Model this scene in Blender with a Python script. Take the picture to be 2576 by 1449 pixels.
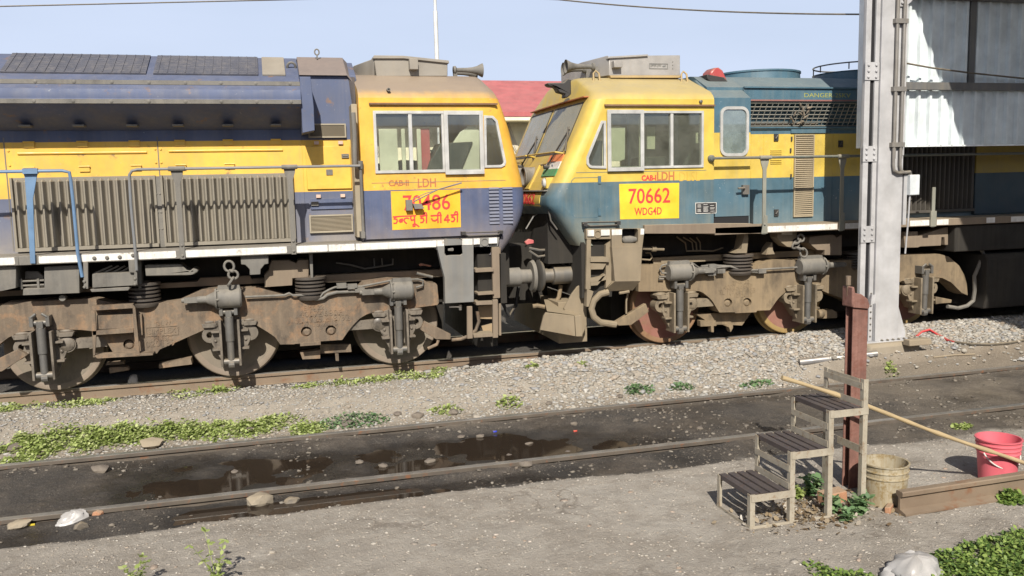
import bpy, math, random
import numpy as np
from mathutils import Vector, Matrix
from mathutils.geometry import tessellate_polygon
random.seed(7); rng = np.random.default_rng(11)
for o in list(bpy.data.objects): bpy.data.objects.remove(o)
S = bpy.context.scene; COL = S.collection

# ------------------------------------------------------------------ camera, sky, sun, exposure
PW, PH, FPX = 2576., 1449., 2150.            # measuring grid of the photograph, focal length in its units
CAM = Vector((2.5942, -11.2732, 2.3145)); YAW, PIT, ROL = .2704, -.1188, -.0236
_F = Vector((math.sin(YAW)*math.cos(PIT), math.cos(YAW)*math.cos(PIT), math.sin(PIT)))
_R = Vector((math.cos(YAW), -math.sin(YAW), 0)); _U = _R.cross(_F)
_R, _U = _R*math.cos(ROL)+_U*math.sin(ROL), _U*math.cos(ROL)-_R*math.sin(ROL)
cd = bpy.data.cameras.new('Camera'); cam = bpy.data.objects.new('Camera', cd); COL.objects.link(cam)
cd.sensor_width = 36; cd.lens = 36*FPX/PW; cd.clip_end = 2000; cd.clip_start = .05
cam.matrix_world = Matrix((( _R.x, _U.x, -_F.x, CAM.x), (_R.y, _U.y, -_F.y, CAM.y), (_R.z, _U.z, -_F.z, CAM.z), (0, 0, 0, 1)))
S.camera = cam
SUN = Vector((.25, 1., -.84)).normalized()   # direction the light travels
SUN_EL = math.asin(-SUN.z); SUN_AZ = math.atan2(-SUN.x, -SUN.y)
sd = bpy.data.lights.new('Sun', 'SUN'); sd.energy = 4.8; sd.angle = math.radians(.53); sd.color = (1, .94, .84)
sun = bpy.data.objects.new('Sun', sd); COL.objects.link(sun); sun.rotation_euler = SUN.to_track_quat('-Z', 'Y').to_euler(); sun.location = (0, -20, 20)
w = bpy.data.worlds.new('World'); S.world = w; w.use_nodes = True
nt = w.node_tree; nt.nodes.clear()
out = nt.nodes.new('ShaderNodeOutputWorld'); bg = nt.nodes.new('ShaderNodeBackground'); sky = nt.nodes.new('ShaderNodeTexSky')
sky.sky_type = 'NISHITA'; sky.sun_disc = False; sky.sun_elevation = SUN_EL; sky.sun_rotation = SUN_AZ
sky.air_density = 1.0; sky.dust_density = 2.2; sky.ozone_density = 1.6; sky.altitude = 100
# thin high cloud veil over the blue
tc = nt.nodes.new('ShaderNodeTexCoord'); mp = nt.nodes.new('ShaderNodeMapping'); mp.inputs['Scale'].default_value = (1.2, 1.2, 5)
cn = nt.nodes.new('ShaderNodeTexNoise'); cn.inputs['Scale'].default_value = 1.6; cn.inputs['Detail'].default_value = 6
cr = nt.nodes.new('ShaderNodeMapRange'); cr.inputs[1].default_value = .3; cr.inputs[2].default_value = .8; cr.inputs[3].default_value = .78; cr.inputs[4].default_value = 1.
mx = nt.nodes.new('ShaderNodeMix'); mx.data_type = 'RGBA'; mx.inputs['B'].default_value = (8.3, 9.5, 12.0, 1)
L = nt.links.new
sx = nt.nodes.new('ShaderNodeSeparateXYZ'); L(tc.outputs['Generated'], sx.inputs[0]); hz = nt.nodes.new('ShaderNodeMapRange'); hz.interpolation_type = 'SMOOTHSTEP'
hz.inputs[1].default_value = .20; hz.inputs[2].default_value = .46; hz.inputs[3].default_value = 1; hz.inputs[4].default_value = .05; L(sx.outputs[2], hz.inputs[0]); mu = nt.nodes.new('ShaderNodeMath'); mu.operation = 'MULTIPLY'; L(cr.outputs[0], mu.inputs[0]); L(hz.outputs[0], mu.inputs[1])
L(tc.outputs['Generated'], mp.inputs['Vector']); L(mp.outputs[0], cn.inputs['Vector']); L(cn.outputs[0], cr.inputs[0]); L(mu.outputs[0], mx.inputs['Factor'])
L(sky.outputs[0], mx.inputs['A']); L(mx.outputs['Result'], bg.inputs[0]); L(bg.outputs[0], out.inputs[0]); bg.inputs[1].default_value = .064
S.view_settings.view_transform = 'Standard'; S.view_settings.look = 'None'; S.view_settings.gamma = 1; S.view_settings.use_curve_mapping = False
S.view_settings.exposure = .38
S.render.engine = 'CYCLES'; S.cycles.max_bounces = 8; S.cycles.transparent_max_bounces = 16; S.cycles.sample_clamp_indirect = 4

# ------------------------------------------------------------------ measuring helpers (photo grid -> metres on a known plane)
def ray(u, v): return _R*((u-PW/2)/FPX)+_U*((PH/2-v)/FPX)+_F
def P(u, v, y):
    d = ray(u, v); t = (y-CAM.y)/d.y; q = CAM+d*t; return (q.x, q.z)
def G(u, v, z=-.3):
    d = ray(u, v); t = (z-CAM.z)/d.z; q = CAM+d*t; return (q.x, q.y)
K = dict(a0=(0, 100, 2.415), a1=(900, 100, 2.415), a2=(1800, 100, 2.415), a3=(2600, 100, 2.07), b0=(0, 600, 2.415), b1=(900, 600, 2.415), b2=(1800, 600, 2.415),
         b3=(2640, 600, 2.07), w1=(0, 1000, 2.898), w2=(600, 1000, 3.22), w3=(1200, 950, 3.22), w4=(2300, 950, 2.862), g=(1680, 850, 3.293), s=(2660, 1380, 2.3),
         h=(1400, 640, 5.572), n=(1840, 380, 2.684), r=(3340, 640, 2.376), cl=(3180, 0, 2.588), q3=(2540, 1200, 1.509))
def k(c, *pts):
    ox, oy, s = K[c]; return [((x/s+ox)*PW/3840, (y/s+oy)*PW/3840) for x, y in pts]
def PP(pts, y): return [P(u, v, y) for u, v in pts]
def kp(c, y, *pts): return PP(k(c, *pts), y)

# ------------------------------------------------------------------ mesh builder
def origin(o):
    while o.parent: o = o.parent
    return o.location.copy()
ONE_PIECE = ('lettering', 'bogie_frame', 'wheelset', 'cladding', 'mesh', 'axle_box', 'bracing', 'hood_end', 'end_roof', 'column', 'side_radiator', 'vent_grille', 'nose_louvre', 'windscreen', 'side_window', 'coupling', 'bolts', 'tread', 'post_body', 'debris', 'underframe', 'slack_adjuster', 'cattle_guard')
class MB:
    def __init__(s): s.v = []; s.f = []; s.mi = []; s.cur = 0; s.cut = []; s.st = []
    def nxt(s):                                          # what follows is a piece of its own
        if s.v and (not s.cut or s.cut[-1] != (len(s.v), len(s.f))): s.cut.append((len(s.v), len(s.f)))
        return s
    def add(s, vs, fs):
        n = len(s.v); s.st.append((n, len(s.f))); s.v += [tuple(q) for q in vs]; s.f += [tuple(i+n for i in f) for f in fs]; s.mi += [s.cur]*len(fs); return s
    def prism(s, pts, y0, y1, holes=()):
        loops = [list(pts)]+[list(h) for h in holes]
        def area(l): return sum(l[i][0]*l[(i+1) % len(l)][1]-l[(i+1) % len(l)][0]*l[i][1] for i in range(len(l)))
        loops = [l if (area(l) > 0) == (i == 0) else l[::-1] for i, l in enumerate(loops)]
        tris = tessellate_polygon([[Vector((x, z, 0)) for x, z in l] for l in loops])
        flat = [q for l in loops for q in l]; n = len(flat)
        vs = [(x, y0, z) for x, z in flat]+[(x, y1, z) for x, z in flat]; fs = []
        for t in tris:
            a, b, c = [flat[i] for i in t]
            if (b[0]-a[0])*(c[1]-a[1])-(b[1]-a[1])*(c[0]-a[0]) < 0: t = t[::-1]
            fs.append(tuple(t)); fs.append(tuple(i+n for i in t[::-1]))
        o = 0
        for l in loops:
            m = len(l)
            for i in range(m):
                a, b = o+i, o+(i+1) % m; fs.append((b, a, a+n, b+n))
            o += m
        return s.add(vs, fs)
    def box(s, x0, x1, y0, y1, z0, z1): return s.prism([(x0, z0), (x1, z0), (x1, z1), (x0, z1)], y0, y1)
    def hexa(s, p): return s.add(p, [(0, 3, 2, 1), (4, 5, 6, 7), (0, 1, 5, 4), (1, 2, 6, 5), (2, 3, 7, 6), (3, 0, 4, 7)])
    def xprism(s, yz, x0, x1):
        n = len(yz); tris = tessellate_polygon([[Vector((y, z, 0)) for y, z in yz]])
        vs = [(x0, y, z) for y, z in yz]+[(x1, y, z) for y, z in yz]; fs = []
        ar = sum(yz[i][0]*yz[(i+1) % n][1]-yz[(i+1) % n][0]*yz[i][1] for i in range(n))
        for t in tris:
            a, b, c = [yz[i] for i in t]
            if (b[0]-a[0])*(c[1]-a[1])-(b[1]-a[1])*(c[0]-a[0]) > 0: t = t[::-1]
            fs.append(tuple(t)); fs.append(tuple(i+n for i in t[::-1]))
        for i in range(n):
            a, b = i, (i+1) % n; fs.append((a, b, b+n, a+n) if ar > 0 else (b, a, a+n, b+n))
        return s.add(vs, fs)
    def lathe(s, o, ax, prof, n=20, caps=True):
        o = Vector(o); ax = Vector(ax).normalized(); u = ax.orthogonal().normalized(); w_ = ax.cross(u); vs = []; fs = []; m = len(prof)
        for t, r in prof:
            for i in range(n):
                a = 2*math.pi*i/n; vs.append(o+ax*t+(u*math.cos(a)+w_*math.sin(a))*r)
        for j in range(m-1):
            for i in range(n):
                a, b = j*n+i, j*n+(i+1) % n; fs.append((a, b, b+n, a+n))
        if caps: fs.append(tuple(range(n))[::-1]); fs.append(tuple(range((m-1)*n, m*n)))
        return s.add(vs, fs)
    def cyl(s, a, b, r, r2=None, n=14):
        a = Vector(a); b = Vector(b); return s.lathe(a, b-a, [(0, r), ((b-a).length, r if r2 is None else r2)], n)
    def tube(s, pts, r, n=8, closed=False):
        pts = [Vector(q) for q in pts]; vs = []; fs = []; m = len(pts); nrm = None; rr = r if hasattr(r, '__len__') else [r]*m
        for i, q in enumerate(pts):
            t = ((pts[(i+1) % m]-pts[i-1]) if closed else (pts[min(i+1, m-1)]-pts[max(i-1, 0)])).normalized()
            nrm = t.orthogonal().normalized() if nrm is None else (nrm-t*nrm.dot(t)).normalized()
            b = t.cross(nrm)
            for j in range(n):
                a = 2*math.pi*j/n; vs.append(q+(nrm*math.cos(a)+b*math.sin(a))*rr[i])
        for i in range(m if closed else m-1):
            for j in range(n):
                a, b2 = i*n+j, i*n+(j+1) % n; c = ((i+1) % m)*n; fs.append((a, b2, c+(j+1) % n, c+j))
        if not closed: fs.append(tuple(range(n))[::-1]); fs.append(tuple(range((m-1)*n, m*n)))
        return s.add(vs, fs)
    def bolt(s, x, y, z, r=.018, h=.015): return s.lathe((x, y, z), (0, -1, 0), [(0, r), (h*.6, r), (h, r*.6)], 8)
    rc = 0
    def ribbon(s, pts, wd, y0, y1):                      # flat painted stroke in the XZ plane
        for (a, b), (c, d) in zip(pts[:-1], pts[1:]):
            MB.rc += 1; y0 = YS-.0060-.00007*MB.rc
            l = math.hypot(c-a, d-b) or 1e-6; nx, nz = -(d-b)/l*wd/2, (c-a)/l*wd/2; ex, ez = (c-a)/l*wd*.3, (d-b)/l*wd*.3
            s.prism([(a-ex+nx, b-ez+nz), (a-ex-nx, b-ez-nz), (c+ex-nx, d+ez-nz), (c+ex+nx, d+ez+nz)], y0, y1)
        return s
    def text(s, body, x0, x1, z0, z1, y, depth=.002, bold=0., fn=None):
        cu = bpy.data.curves.new('t', 'FONT'); cu.body = body; cu.extrude = depth; cu.offset = bold; cu.resolution_u = 3
        o = bpy.data.objects.new('t', cu); COL.objects.link(o); dg = bpy.context.evaluated_depsgraph_get(); dg.update()
        me = o.evaluated_get(dg).to_mesh(); vs = [q.co.copy() for q in me.vertices]; fs = [tuple(p.vertices) for p in me.polygons]
        o.to_mesh_clear(); bpy.data.objects.remove(o); bpy.data.curves.remove(cu)
        ax = [q.x for q in vs]; ay = [q.y for q in vs]; a, b, c, d = min(ax), max(ax), min(ay), max(ay)
        if fn is None: fn = lambda X, Z, Y: (X, y-Y, Z)
        return s.add([fn(x0+(q.x-a)/(b-a)*(x1-x0), z0+(q.y-c)/(d-c)*(z1-z0), q.z) for q in vs], fs)
    def build(s, name, mat, parent=None, smooth=32, bevel=0, loc=None):
        if not s.cut and len(s.st) > 1 and parent and not any(q in name for q in ONE_PIECE):
            ends = s.st[1:]+[(len(s.v), len(s.f))]; bb = []
            for (a, f), (a1, f1) in zip(s.st, ends):
                c = np.array(s.v[a:a1]); bb.append((c.min(0)-.012, c.max(0)+.012))
            n = len(bb); g = list(range(n))
            def root_(i):
                while g[i] != i: i = g[i]
                return i
            lo = np.array([q[0] for q in bb]); hi = np.array([q[1] for q in bb])
            for i in range(n):
                for j in np.nonzero(np.all((lo[i] <= hi) & (hi[i] >= lo), 1))[0]: g[root_(int(j))] = root_(i)
            cl = {}
            for i in range(n): cl.setdefault(root_(i), []).append(i)
            big = [q for q in cl.values() if np.linalg.norm(hi[q].max(0)-lo[q].min(0)) > .16] or list(cl.values())
            if len(cl) > 1:
                for q in list(cl.values()):
                    if not any(q is t for t in big):
                        m = (lo[q].min(0)+hi[q].max(0))/2; gap = lambda t: np.linalg.norm(np.maximum(0, np.maximum(lo[t].min(0)-m, m-hi[t].max(0)))); k_ = min(big, key=gap)
                        if gap(k_) < .05: k_ += q
                        else: big.append(q)
                first = None
                for q in big:
                    p = MB()
                    for i in sorted(q):
                        (a, f), (a1, f1) = s.st[i], ends[i]; p.cur = 0; nv = len(p.v); p.v += s.v[a:a1]; p.f += [tuple(t-a+nv for t in u) for u in s.f[f:f1]]; p.mi += s.mi[f:f1]
                    o = p.build(name, mat, parent, smooth, bevel, loc); first = first or o
                return first
        if s.cut:
            ends = [c for c in s.cut if c[0] < len(s.v)]+[(len(s.v), len(s.f))]; a, f = 0, 0; first = None
            for (a1, f1) in ends:
                p = MB(); p.v = s.v[a:a1]; p.f = [tuple(i-a for i in q) for q in s.f[f:f1]]; p.mi = s.mi[f:f1]; a, f = a1, f1
                o = p.build(name, mat, parent, smooth, bevel, loc); first = first or o
            return first
        me = bpy.data.meshes.new(name)
        L0 = origin(parent) if parent else (Vector(loc) if loc is not None else Vector((0, 0, 0)))
        me.from_pydata([Vector(q)-L0 for q in s.v], [], s.f)
        for m in (mat if isinstance(mat, (list, tuple)) else [mat]): me.materials.append(m)
        me.polygons.foreach_set('material_index', s.mi); me.polygons.foreach_set('use_smooth', [True]*len(s.f)); me.set_sharp_from_angle(angle=math.radians(smooth)); me.update()
        o = bpy.data.objects.new(name, me); COL.objects.link(o)
        if parent: o.parent = parent
        else: o.location = L0
        if bevel:
            b = o.modifiers.new('edge', 'BEVEL'); b.width = bevel; b.segments = 2; b.limit_method = 'ANGLE'; b.angle_limit = math.radians(40); b.harden_normals = False
        return o
def tag(o, label=None, cat=None, group=None, kind=None):
    if label: o['label'] = label
    if cat: o['category'] = cat
    if group: o['group'] = group
    if kind: o['kind'] = kind
    return o
def thing(name, label, cat, loc, group=None):
    o = bpy.data.objects.new(name, None); COL.objects.link(o); o.location = loc; o.empty_display_size = .2; return tag(o, label, cat, group)
def ring(poly, w_):                                      # inset of a convex polygon
    n = len(poly); ar = sum(poly[i][0]*poly[(i+1) % n][1]-poly[(i+1) % n][0]*poly[i][1] for i in range(n)); sg = 1 if ar > 0 else -1; o = []
    for i in range(n):
        p0, p1, p2 = Vector(poly[i-1]), Vector(poly[i]), Vector(poly[(i+1) % n])
        d1 = (p1-p0).normalized(); d2 = (p2-p1).normalized(); n1 = Vector((-d1.y, d1.x))*sg; n2 = Vector((-d2.y, d2.x))*sg
        b = n1+n2; b = b/max(.3, b.dot(n1)); o.append(tuple(p1+b*w_))
    return o
def rrect(x0, x1, z0, z1, r, n=4):
    o = []
    for cx, cz, a0 in ((x1-r, z1-r, 0), (x0+r, z1-r, 90), (x0+r, z0+r, 180), (x1-r, z0+r, 270)):
        for i in range(n+1):
            a = math.radians(a0+90*i/n); o.append((cx+r*math.cos(a), cz+r*math.sin(a)))
    return o
def circ(x, z, r, n=20): return [(x+r*math.cos(2*math.pi*i/n), z+r*math.sin(2*math.pi*i/n)) for i in range(n)]

# ------------------------------------------------------------------ materials
def srgb(r, g, b):
    f = lambda c: (c/255/12.92 if c/255 <= .04045 else ((c/255+.055)/1.055)**2.4); return (f(r), f(g), f(b))
class NT:
    def __init__(s, name):
        s.m = bpy.data.materials.new(name); s.m.use_nodes = True; s.t = s.m.node_tree; s.b = s.t.nodes['Principled BSDF']; s.pos = s.t.nodes.new('ShaderNodeNewGeometry')
    def n(s, t, **kw):
        o = s.t.nodes.new(t)
        for a, b in kw.items(): setattr(o, a, b)
        return o
    def l(s, a, b): s.t.links.new(a, b)
    def noise(s, scale, detail=5, rough=.6, vec=None, stretch=None):
        o = s.n('ShaderNodeTexNoise'); o.inputs['Scale'].default_value = scale; o.inputs['Detail'].default_value = detail; o.inputs['Roughness'].default_value = rough
        v = vec or s.pos.outputs['Position']
        if stretch:
            m = s.n('ShaderNodeVectorMath', operation='MULTIPLY'); m.inputs[1].default_value = stretch; s.l(v, m.inputs[0]); v = m.outputs[0]
        s.l(v, o.inputs['Vector']); return o.outputs[0]
    def ramp(s, v, a, b, lo=0., hi=1.):
        o = s.n('ShaderNodeMapRange'); o.inputs[1].default_value = a; o.inputs[2].default_value = b; o.inputs[3].default_value = lo; o.inputs[4].default_value = hi; s.l(v, o.inputs[0]); return o.outputs[0]
    def math(s, op, a, b):
        o = s.n('ShaderNodeMath', operation=op)
        for i, q in enumerate((a, b)):
            if hasattr(q, 'links'): s.l(q, o.inputs[i])
            else: o.inputs[i].default_value = q
        return o.outputs[0]
    def mix(s, fac, a, b, mode='MIX'):
        o = s.n('ShaderNodeMix', data_type='RGBA', blend_type=mode)
        for key, q in (('Factor', fac), ('A', a), ('B', b)):
            if hasattr(q, 'links'): s.l(q, o.inputs[key])
            else: o.inputs[key].default_value = q if key == 'Factor' else (*q[:3], 1)
        return o.outputs['Result']
    def z(s, ax=2):
        o = s.n('ShaderNodeSeparateXYZ'); s.l(s.pos.outputs['Position'], o.inputs[0]); return o.outputs[ax]
    def up(s):
        o = s.n('ShaderNodeSeparateXYZ'); s.l(s.pos.outputs['Normal'], o.inputs[0]); return o.outputs[2]
    def bump(s, h, strength=.3, dist=.02):
        o = s.n('ShaderNodeBump'); o.inputs['Strength'].default_value = strength; o.inputs['Distance'].default_value = dist; s.l(h, o.inputs['Height']); s.l(o.outputs[0], s.b.inputs['Normal'])
DUST = (.30, .245, .17)
def grimy(name, col, rough=.6, metal=0., var=.18, vs=3., dust=.25, dustcol=DUST, streak=.2, rust=0., rustcol=(.16, .06, .025), bump=.0, bs=60., bands=None, topdust=.5, chips=0., chipcol=(.5, .5, .48), sc=1., low=None, oil=0.):
    q = NT(name); c = (*col, 1)
    if bands:
        z = q.z(); cur = None; base = col
        for z0, z1, bc in bands:
            e = q.math('MULTIPLY', q.math('GREATER_THAN', z, z0), q.math('LESS_THAN', z, z1)); cur = q.mix(e, cur if cur is not None else base, bc)
        base = cur
    else: base = col
    v = q.ramp(q.noise(vs*sc, 6), .3, .7, 1-var, 1+var); vv = q.n('ShaderNodeCombineXYZ')
    for i in range(3): q.l(v, vv.inputs[i])
    base = q.mix(1., base, vv.outputs[0], 'MULTIPLY')
    if chips:
        base = q.mix(q.math('MULTIPLY', q.ramp(q.noise(28*sc, 3), .68, .7), q.ramp(q.noise(2.2*sc, 2), .45, .6, 0, chips)), base, chipcol)
    if rust: base = q.mix(q.ramp(q.noise(5.5*sc, 8, .7), .62-rust*.25, .72-rust*.2), base, rustcol)
    if dust:
        d = q.ramp(q.noise(1.3*sc, 6, .65), .35, .75, dust*.35, dust*1.2)
        if streak:
            st = q.ramp(q.noise(1., 4, .6, stretch=(14*sc, 14*sc, .7*sc)), .45, .75, 0, streak); d = q.math('ADD', d, st)
        if low:
            d = q.math('ADD', d, q.math('MULTIPLY', q.ramp(q.z(), low[1], low[0], 0, low[2]), q.ramp(q.noise(2.5, 5), .3, .65, .4, 1)))
        if topdust: d = q.math('ADD', d, q.ramp(q.up(), .25, .9, 0, topdust))
        d = q.math('MINIMUM', d, .95); base = q.mix(d, base, dustcol)
    rg = q.ramp(q.noise(6, 4), .3, .7, max(.05, rough-.12), min(1, rough+.12))
    if oil:
        om = q.math('MULTIPLY', q.ramp(q.noise(1.6*sc, 7, .7, stretch=(1.6, 1.6, .8)), .50, .62, 0, oil), q.ramp(q.noise(9*sc, 4, .6, stretch=(1, 1, .25)), .35, .6, .35, 1)); base = q.mix(om, base, (.022, .019, .017)); rg = q.math('SUBTRACT', rg, q.math('MULTIPLY', om, .3))
    q.l(base, q.b.inputs['Base Color']); q.b.inputs['Metallic'].default_value = metal
    q.l(rg, q.b.inputs['Roughness'])
    if bump: q.bump(q.noise(bs, 5), bump, .01)
    return q.m
def glass(name, tint=(.78, .86, .84), refl=.12, dirt=.12, dirtcol=(.42, .42, .36)):
    q = NT(name); tr = q.n('ShaderNodeBsdfTransparent'); tr.inputs[0].default_value = (*tint, 1); gl = q.n('ShaderNodeBsdfGlossy'); gl.inputs['Roughness'].default_value = .03
    gl.inputs['Color'].default_value = (.9, .93, .95, 1); m1 = q.n('ShaderNodeMixShader'); m1.inputs[0].default_value = refl; q.l(tr.outputs[0], m1.inputs[1]); q.l(gl.outputs[0], m1.inputs[2])
    df = q.n('ShaderNodeBsdfDiffuse'); df.inputs[0].default_value = (*dirtcol, 1); m2 = q.n('ShaderNodeMixShader'); q.l(q.ramp(q.noise(4, 6, .7), .3, .8, dirt*.5, dirt*1.6), m2.inputs[0])
    q.l(m1.outputs[0], m2.inputs[1]); q.l(df.outputs[0], m2.inputs[2]); o = q.t.nodes['Material Output']; q.l(m2.outputs[0], o.inputs[0]); return q.m

YEL1 = (.74, .405, .04); BLU1 = (.062, .088, .172); YEL2 = (.60, .425, .06); BLU2 = (.045, .115, .165)
M = {}
M['hood1'] = grimy('paint_blue_yellow', BLU1, .68, bands=[(2.30, 2.945, (.72, .435, .05))], dust=.16, dustcol=(.25, .225, .20), streak=.14, topdust=.10, chips=.3, rust=.05, rustcol=(.20, .11, .06), low=(1.7, 2.35, .75), bump=.22, bs=2.6)
M['cab1'] = grimy('cab_paint_amber', BLU1, .45, bands=[(2.298, 9, YEL1)], dust=.14, dustcol=(.27, .22, .175), streak=.14, topdust=.9, chips=.25, rust=.05, rustcol=(.20, .11, .05), low=(1.55, 2.1, .6), bump=.2, bs=2.6)
M['hood2'] = grimy('paint_teal_yellow', BLU2, .5, bands=[(2.345, 2.975, YEL2)], dust=.14, dustcol=(.24, .25, .22), streak=.16, topdust=.45, chips=.6, low=(1.65, 2.1, .4), bump=.22, bs=2.6)
M['cab2'] = grimy('cab_paint_lemon', BLU2, .45, bands=[(2.338, 9, YEL2)], dust=.16, dustcol=(.38, .31, .17), streak=.14, topdust=.75, chips=.25, low=(1.5, 1.95, .4), bump=.2, bs=2.6)
M['yel1'] = grimy('amber_paint', (.72, .435, .05), .5, dust=.15, streak=.1, topdust=.3)
M['yel2'] = grimy('lemon_paint', YEL2, .5, dust=.2, streak=.15, topdust=.4)
M['blue1'] = grimy('dull_blue_paint', BLU1, .5, dust=.2, dustcol=(.27, .25, .23), streak=.1)
M['blue2'] = grimy('teal_paint', BLU2, .5, dust=.2, dustcol=(.24, .25, .22), streak=.15)
M['railgrey'] = grimy('grey_blue_rail', (.13, .155, .185), .5, dust=.35, topdust=.3)
M['railteal'] = grimy('dark_teal_rail', (.07, .10, .10), .5, dust=.3, topdust=.3)
M['railblue'] = grimy('bright_blue_rail', (.09, .20, .36), .45, dust=.2, streak=0, topdust=.3)
M['dustgrey'] = grimy('dusty_grey_steel', (.115, .112, .105), .75, var=.3, oil=.4, dust=.45, dustcol=(.25, .225, .185), streak=.25, topdust=.45, bump=.2)
M['bogie1'] = grimy('dusty_bogie_casting', (.082, .064, .049), .85, var=.4, dust=.60, dustcol=(.265, .20, .138), streak=.35, oil=.6, rust=.5, rustcol=(.22, .12, .06), topdust=.35, bump=.45, bs=60)
M['bogie2'] = grimy('tan_dust_bogie_casting', (.125, .096, .066), .85, var=.35, dust=.62, dustcol=(.30, .225, .135), streak=.3, oil=.5, rust=.15, rustcol=(.19, .12, .07), topdust=.35, bump=.25, bs=90)
M['under'] = grimy('shade_black_underframe', (.014, .013, .012), .95, dust=.05, streak=.04, topdust=.04)  # near-black colour stands in for the shade beneath the frames
M['underbrown'] = grimy('brown_underframe', (.16, .12, .09), .85, dust=.4, streak=.2)
M['steel'] = grimy('grey_damper_steel', (.10, .105, .11), .5, metal=.3, dust=.25, streak=.2)
M['springdark'] = grimy('greasy_spring', (.045, .04, .037), .55, dust=.3, dustcol=(.2, .16, .12), streak=0, topdust=.3)
M['axle1'] = grimy('greasy_axle_casting', (.125, .11, .09), .6, oil=.6, var=.35, dust=.35, dustcol=(.24, .195, .15), streak=.1, topdust=.4, rust=.2, rustcol=(.03, .026, .024), sc=2.5)
M['axle2'] = grimy('tan_axle_casting', (.17, .14, .10), .65, oil=.45, var=.35, dust=.4, dustcol=(.28, .22, .145), streak=.1, topdust=.4, rust=.15, rustcol=(.04, .034, .028), sc=2.5)
M['white'] = grimy('white_stripe_paint', (.74, .73, .70), .6, dust=.22, streak=.3, topdust=.2, rust=.18, rustcol=(.32, .27, .22), sc=2.5)
M['greyplate'] = grimy('slate_grey_plate', (.15, .16, .165), .6, dust=.25, streak=.2)
M['acgrey'] = grimy('warm_grey_roof_unit', (.25, .235, .21), .7, dust=.3, streak=.1, topdust=.3)
M['acsilver'] = grimy('silver_grey_roof_unit', (.34, .33, .32), .5, metal=.2, dust=.2, streak=.1, topdust=.3)
M['alu'] = grimy('aluminium_window_frame', (.56, .56, .54), .45, metal=.35, dust=.15, streak=.1)
M['black'] = grimy('black_paint', (.02, .021, .024), .6, dust=.08, streak=0)
M['dark'] = grimy('painted_void_shade', (.012, .012, .014), .9, dust=0)  # near-black paint in place of shade inside recesses and openings
M['cream'] = grimy('cream_cab_lining', (.78, .76, .60), .6, dust=.08, streak=.05, topdust=0)
M['cabdark'] = grimy('dark_green_desk', (.045, .055, .055), .5, dust=.12)
M['cablining'] = grimy('grey_green_cab_lining', (.30, .33, .29), .7, dust=.1)
M['redpanel'] = grimy('faded_red_panel', (.55, .12, .13), .6, dust=.1)
M['glass'] = glass('window_glass', tint=(.90, .93, .90), refl=.09, dirt=.06)
M['glass2'] = glass('dusty_window_glass', tint=(.82, .86, .80), refl=.09, dirt=.10)
M['wind'] = glass('dusty_windscreen', tint=(.5, .5, .42), refl=.12, dirt=.62, dirtcol=(.36, .30, .17))
M['plate'] = grimy('yellow_number_panel', (.86, .42, .02), .5, dust=.05, streak=.04, topdust=0)
M['plate2'] = grimy('bright_yellow_number_panel', (.80, .52, .025), .5, dust=.06, streak=.05, topdust=0)
M['redtext'] = grimy('red_lettering', (.66, .035, .035), .6, dust=.06, streak=0)
M['browntext'] = grimy('faded_brown_lettering', (.42, .13, .04), .7, dust=.15, streak=0)
M['faint'] = grimy('faint_yellow_lettering', (.30, .31, .06), .7, dust=.2, streak=0)
M['radiator'] = grimy('dusty_radiator_fins', (.19, .172, .14), .85, dust=.5, dustcol=(.27, .24, .19), streak=.3, bump=.2)
M['grille'] = grimy('dark_roof_mesh', (.055, .062, .09), .7, dust=.3, dustcol=(.16, .15, .15), streak=.5, topdust=.15)
M['railmud'] = grimy('muddy_rail', (.075, .062, .052), .7, dust=.15, streak=0, rust=.25, topdust=.1, sc=2)
M['rail'] = grimy('rusty_rail', (.17, .12, .085), .7, metal=.1, dust=.4, streak=0, rust=.3, topdust=.1)
M['railtop'] = grimy('worn_rail_head', (.42, .41, .39), .38, metal=.7, dust=.2, dustcol=(.25, .22, .18), streak=0, topdust=0.)
M['wheel'] = grimy('dusty_wheel', (.15, .128, .102), .8, dust=.5, oil=.35, dustcol=(.27, .225, .17), streak=.1)
M['wheelrim'] = grimy('worn_wheel_rim', (.19, .15, .12), .6, dust=.3, streak=0)
M['wheelred'] = grimy('red_painted_wheel', (.22, .065, .052), .7, dust=.4, rust=.2, streak=0)
M['wheelorange'] = grimy('orange_wheel_rim', (.20, .10, .045), .6, dust=.35, rust=.2, streak=0)
M['wheelyellow'] = grimy('yellow_wheel_rim', (.30, .19, .045), .6, dust=.35, rust=.2, streak=0)
M['trim'] = grimy('white_corner_trim', (.80, .84, .85), .45, dust=.04)
M['clad'] = grimy('pale_grey_metal_cladding', (.64, .70, .72), .5, dust=.06, streak=.06, topdust=0)
M['column'] = grimy('grey_painted_column', (.40, .40, .41), .5, dust=.08, streak=.08, topdust=0, chips=.35, chipcol=(.6, .6, .6))
M['conduit'] = grimy('grey_conduit', (.20, .195, .19), .5, metal=.3, dust=.25)
M['roofred'] = grimy('red_roof_sheet', (.42, .095, .10), .65, dust=.12, streak=.12, topdust=.1, dustcol=(.4, .3, .25))
M['creamwall'] = grimy('cream_plaster_wall', (.82, .76, .55), .8, dust=.05, streak=.06)
M['rust'] = grimy('rusted_post_steel', (.16, .075, .058), .75, var=.3, dust=.25, dustcol=(.36, .20, .16), streak=.2, rust=.45, rustcol=(.13, .045, .03), bump=.5, bs=35, topdust=.2, chips=.5, chipcol=(.42, .22, .17), sc=3)
M['paleangle'] = grimy('weathered_pale_angle_iron', (.36, .33, .27), .8, dust=.3, streak=.25, rust=.3, rustcol=(.20, .12, .07), sc=4)
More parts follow.
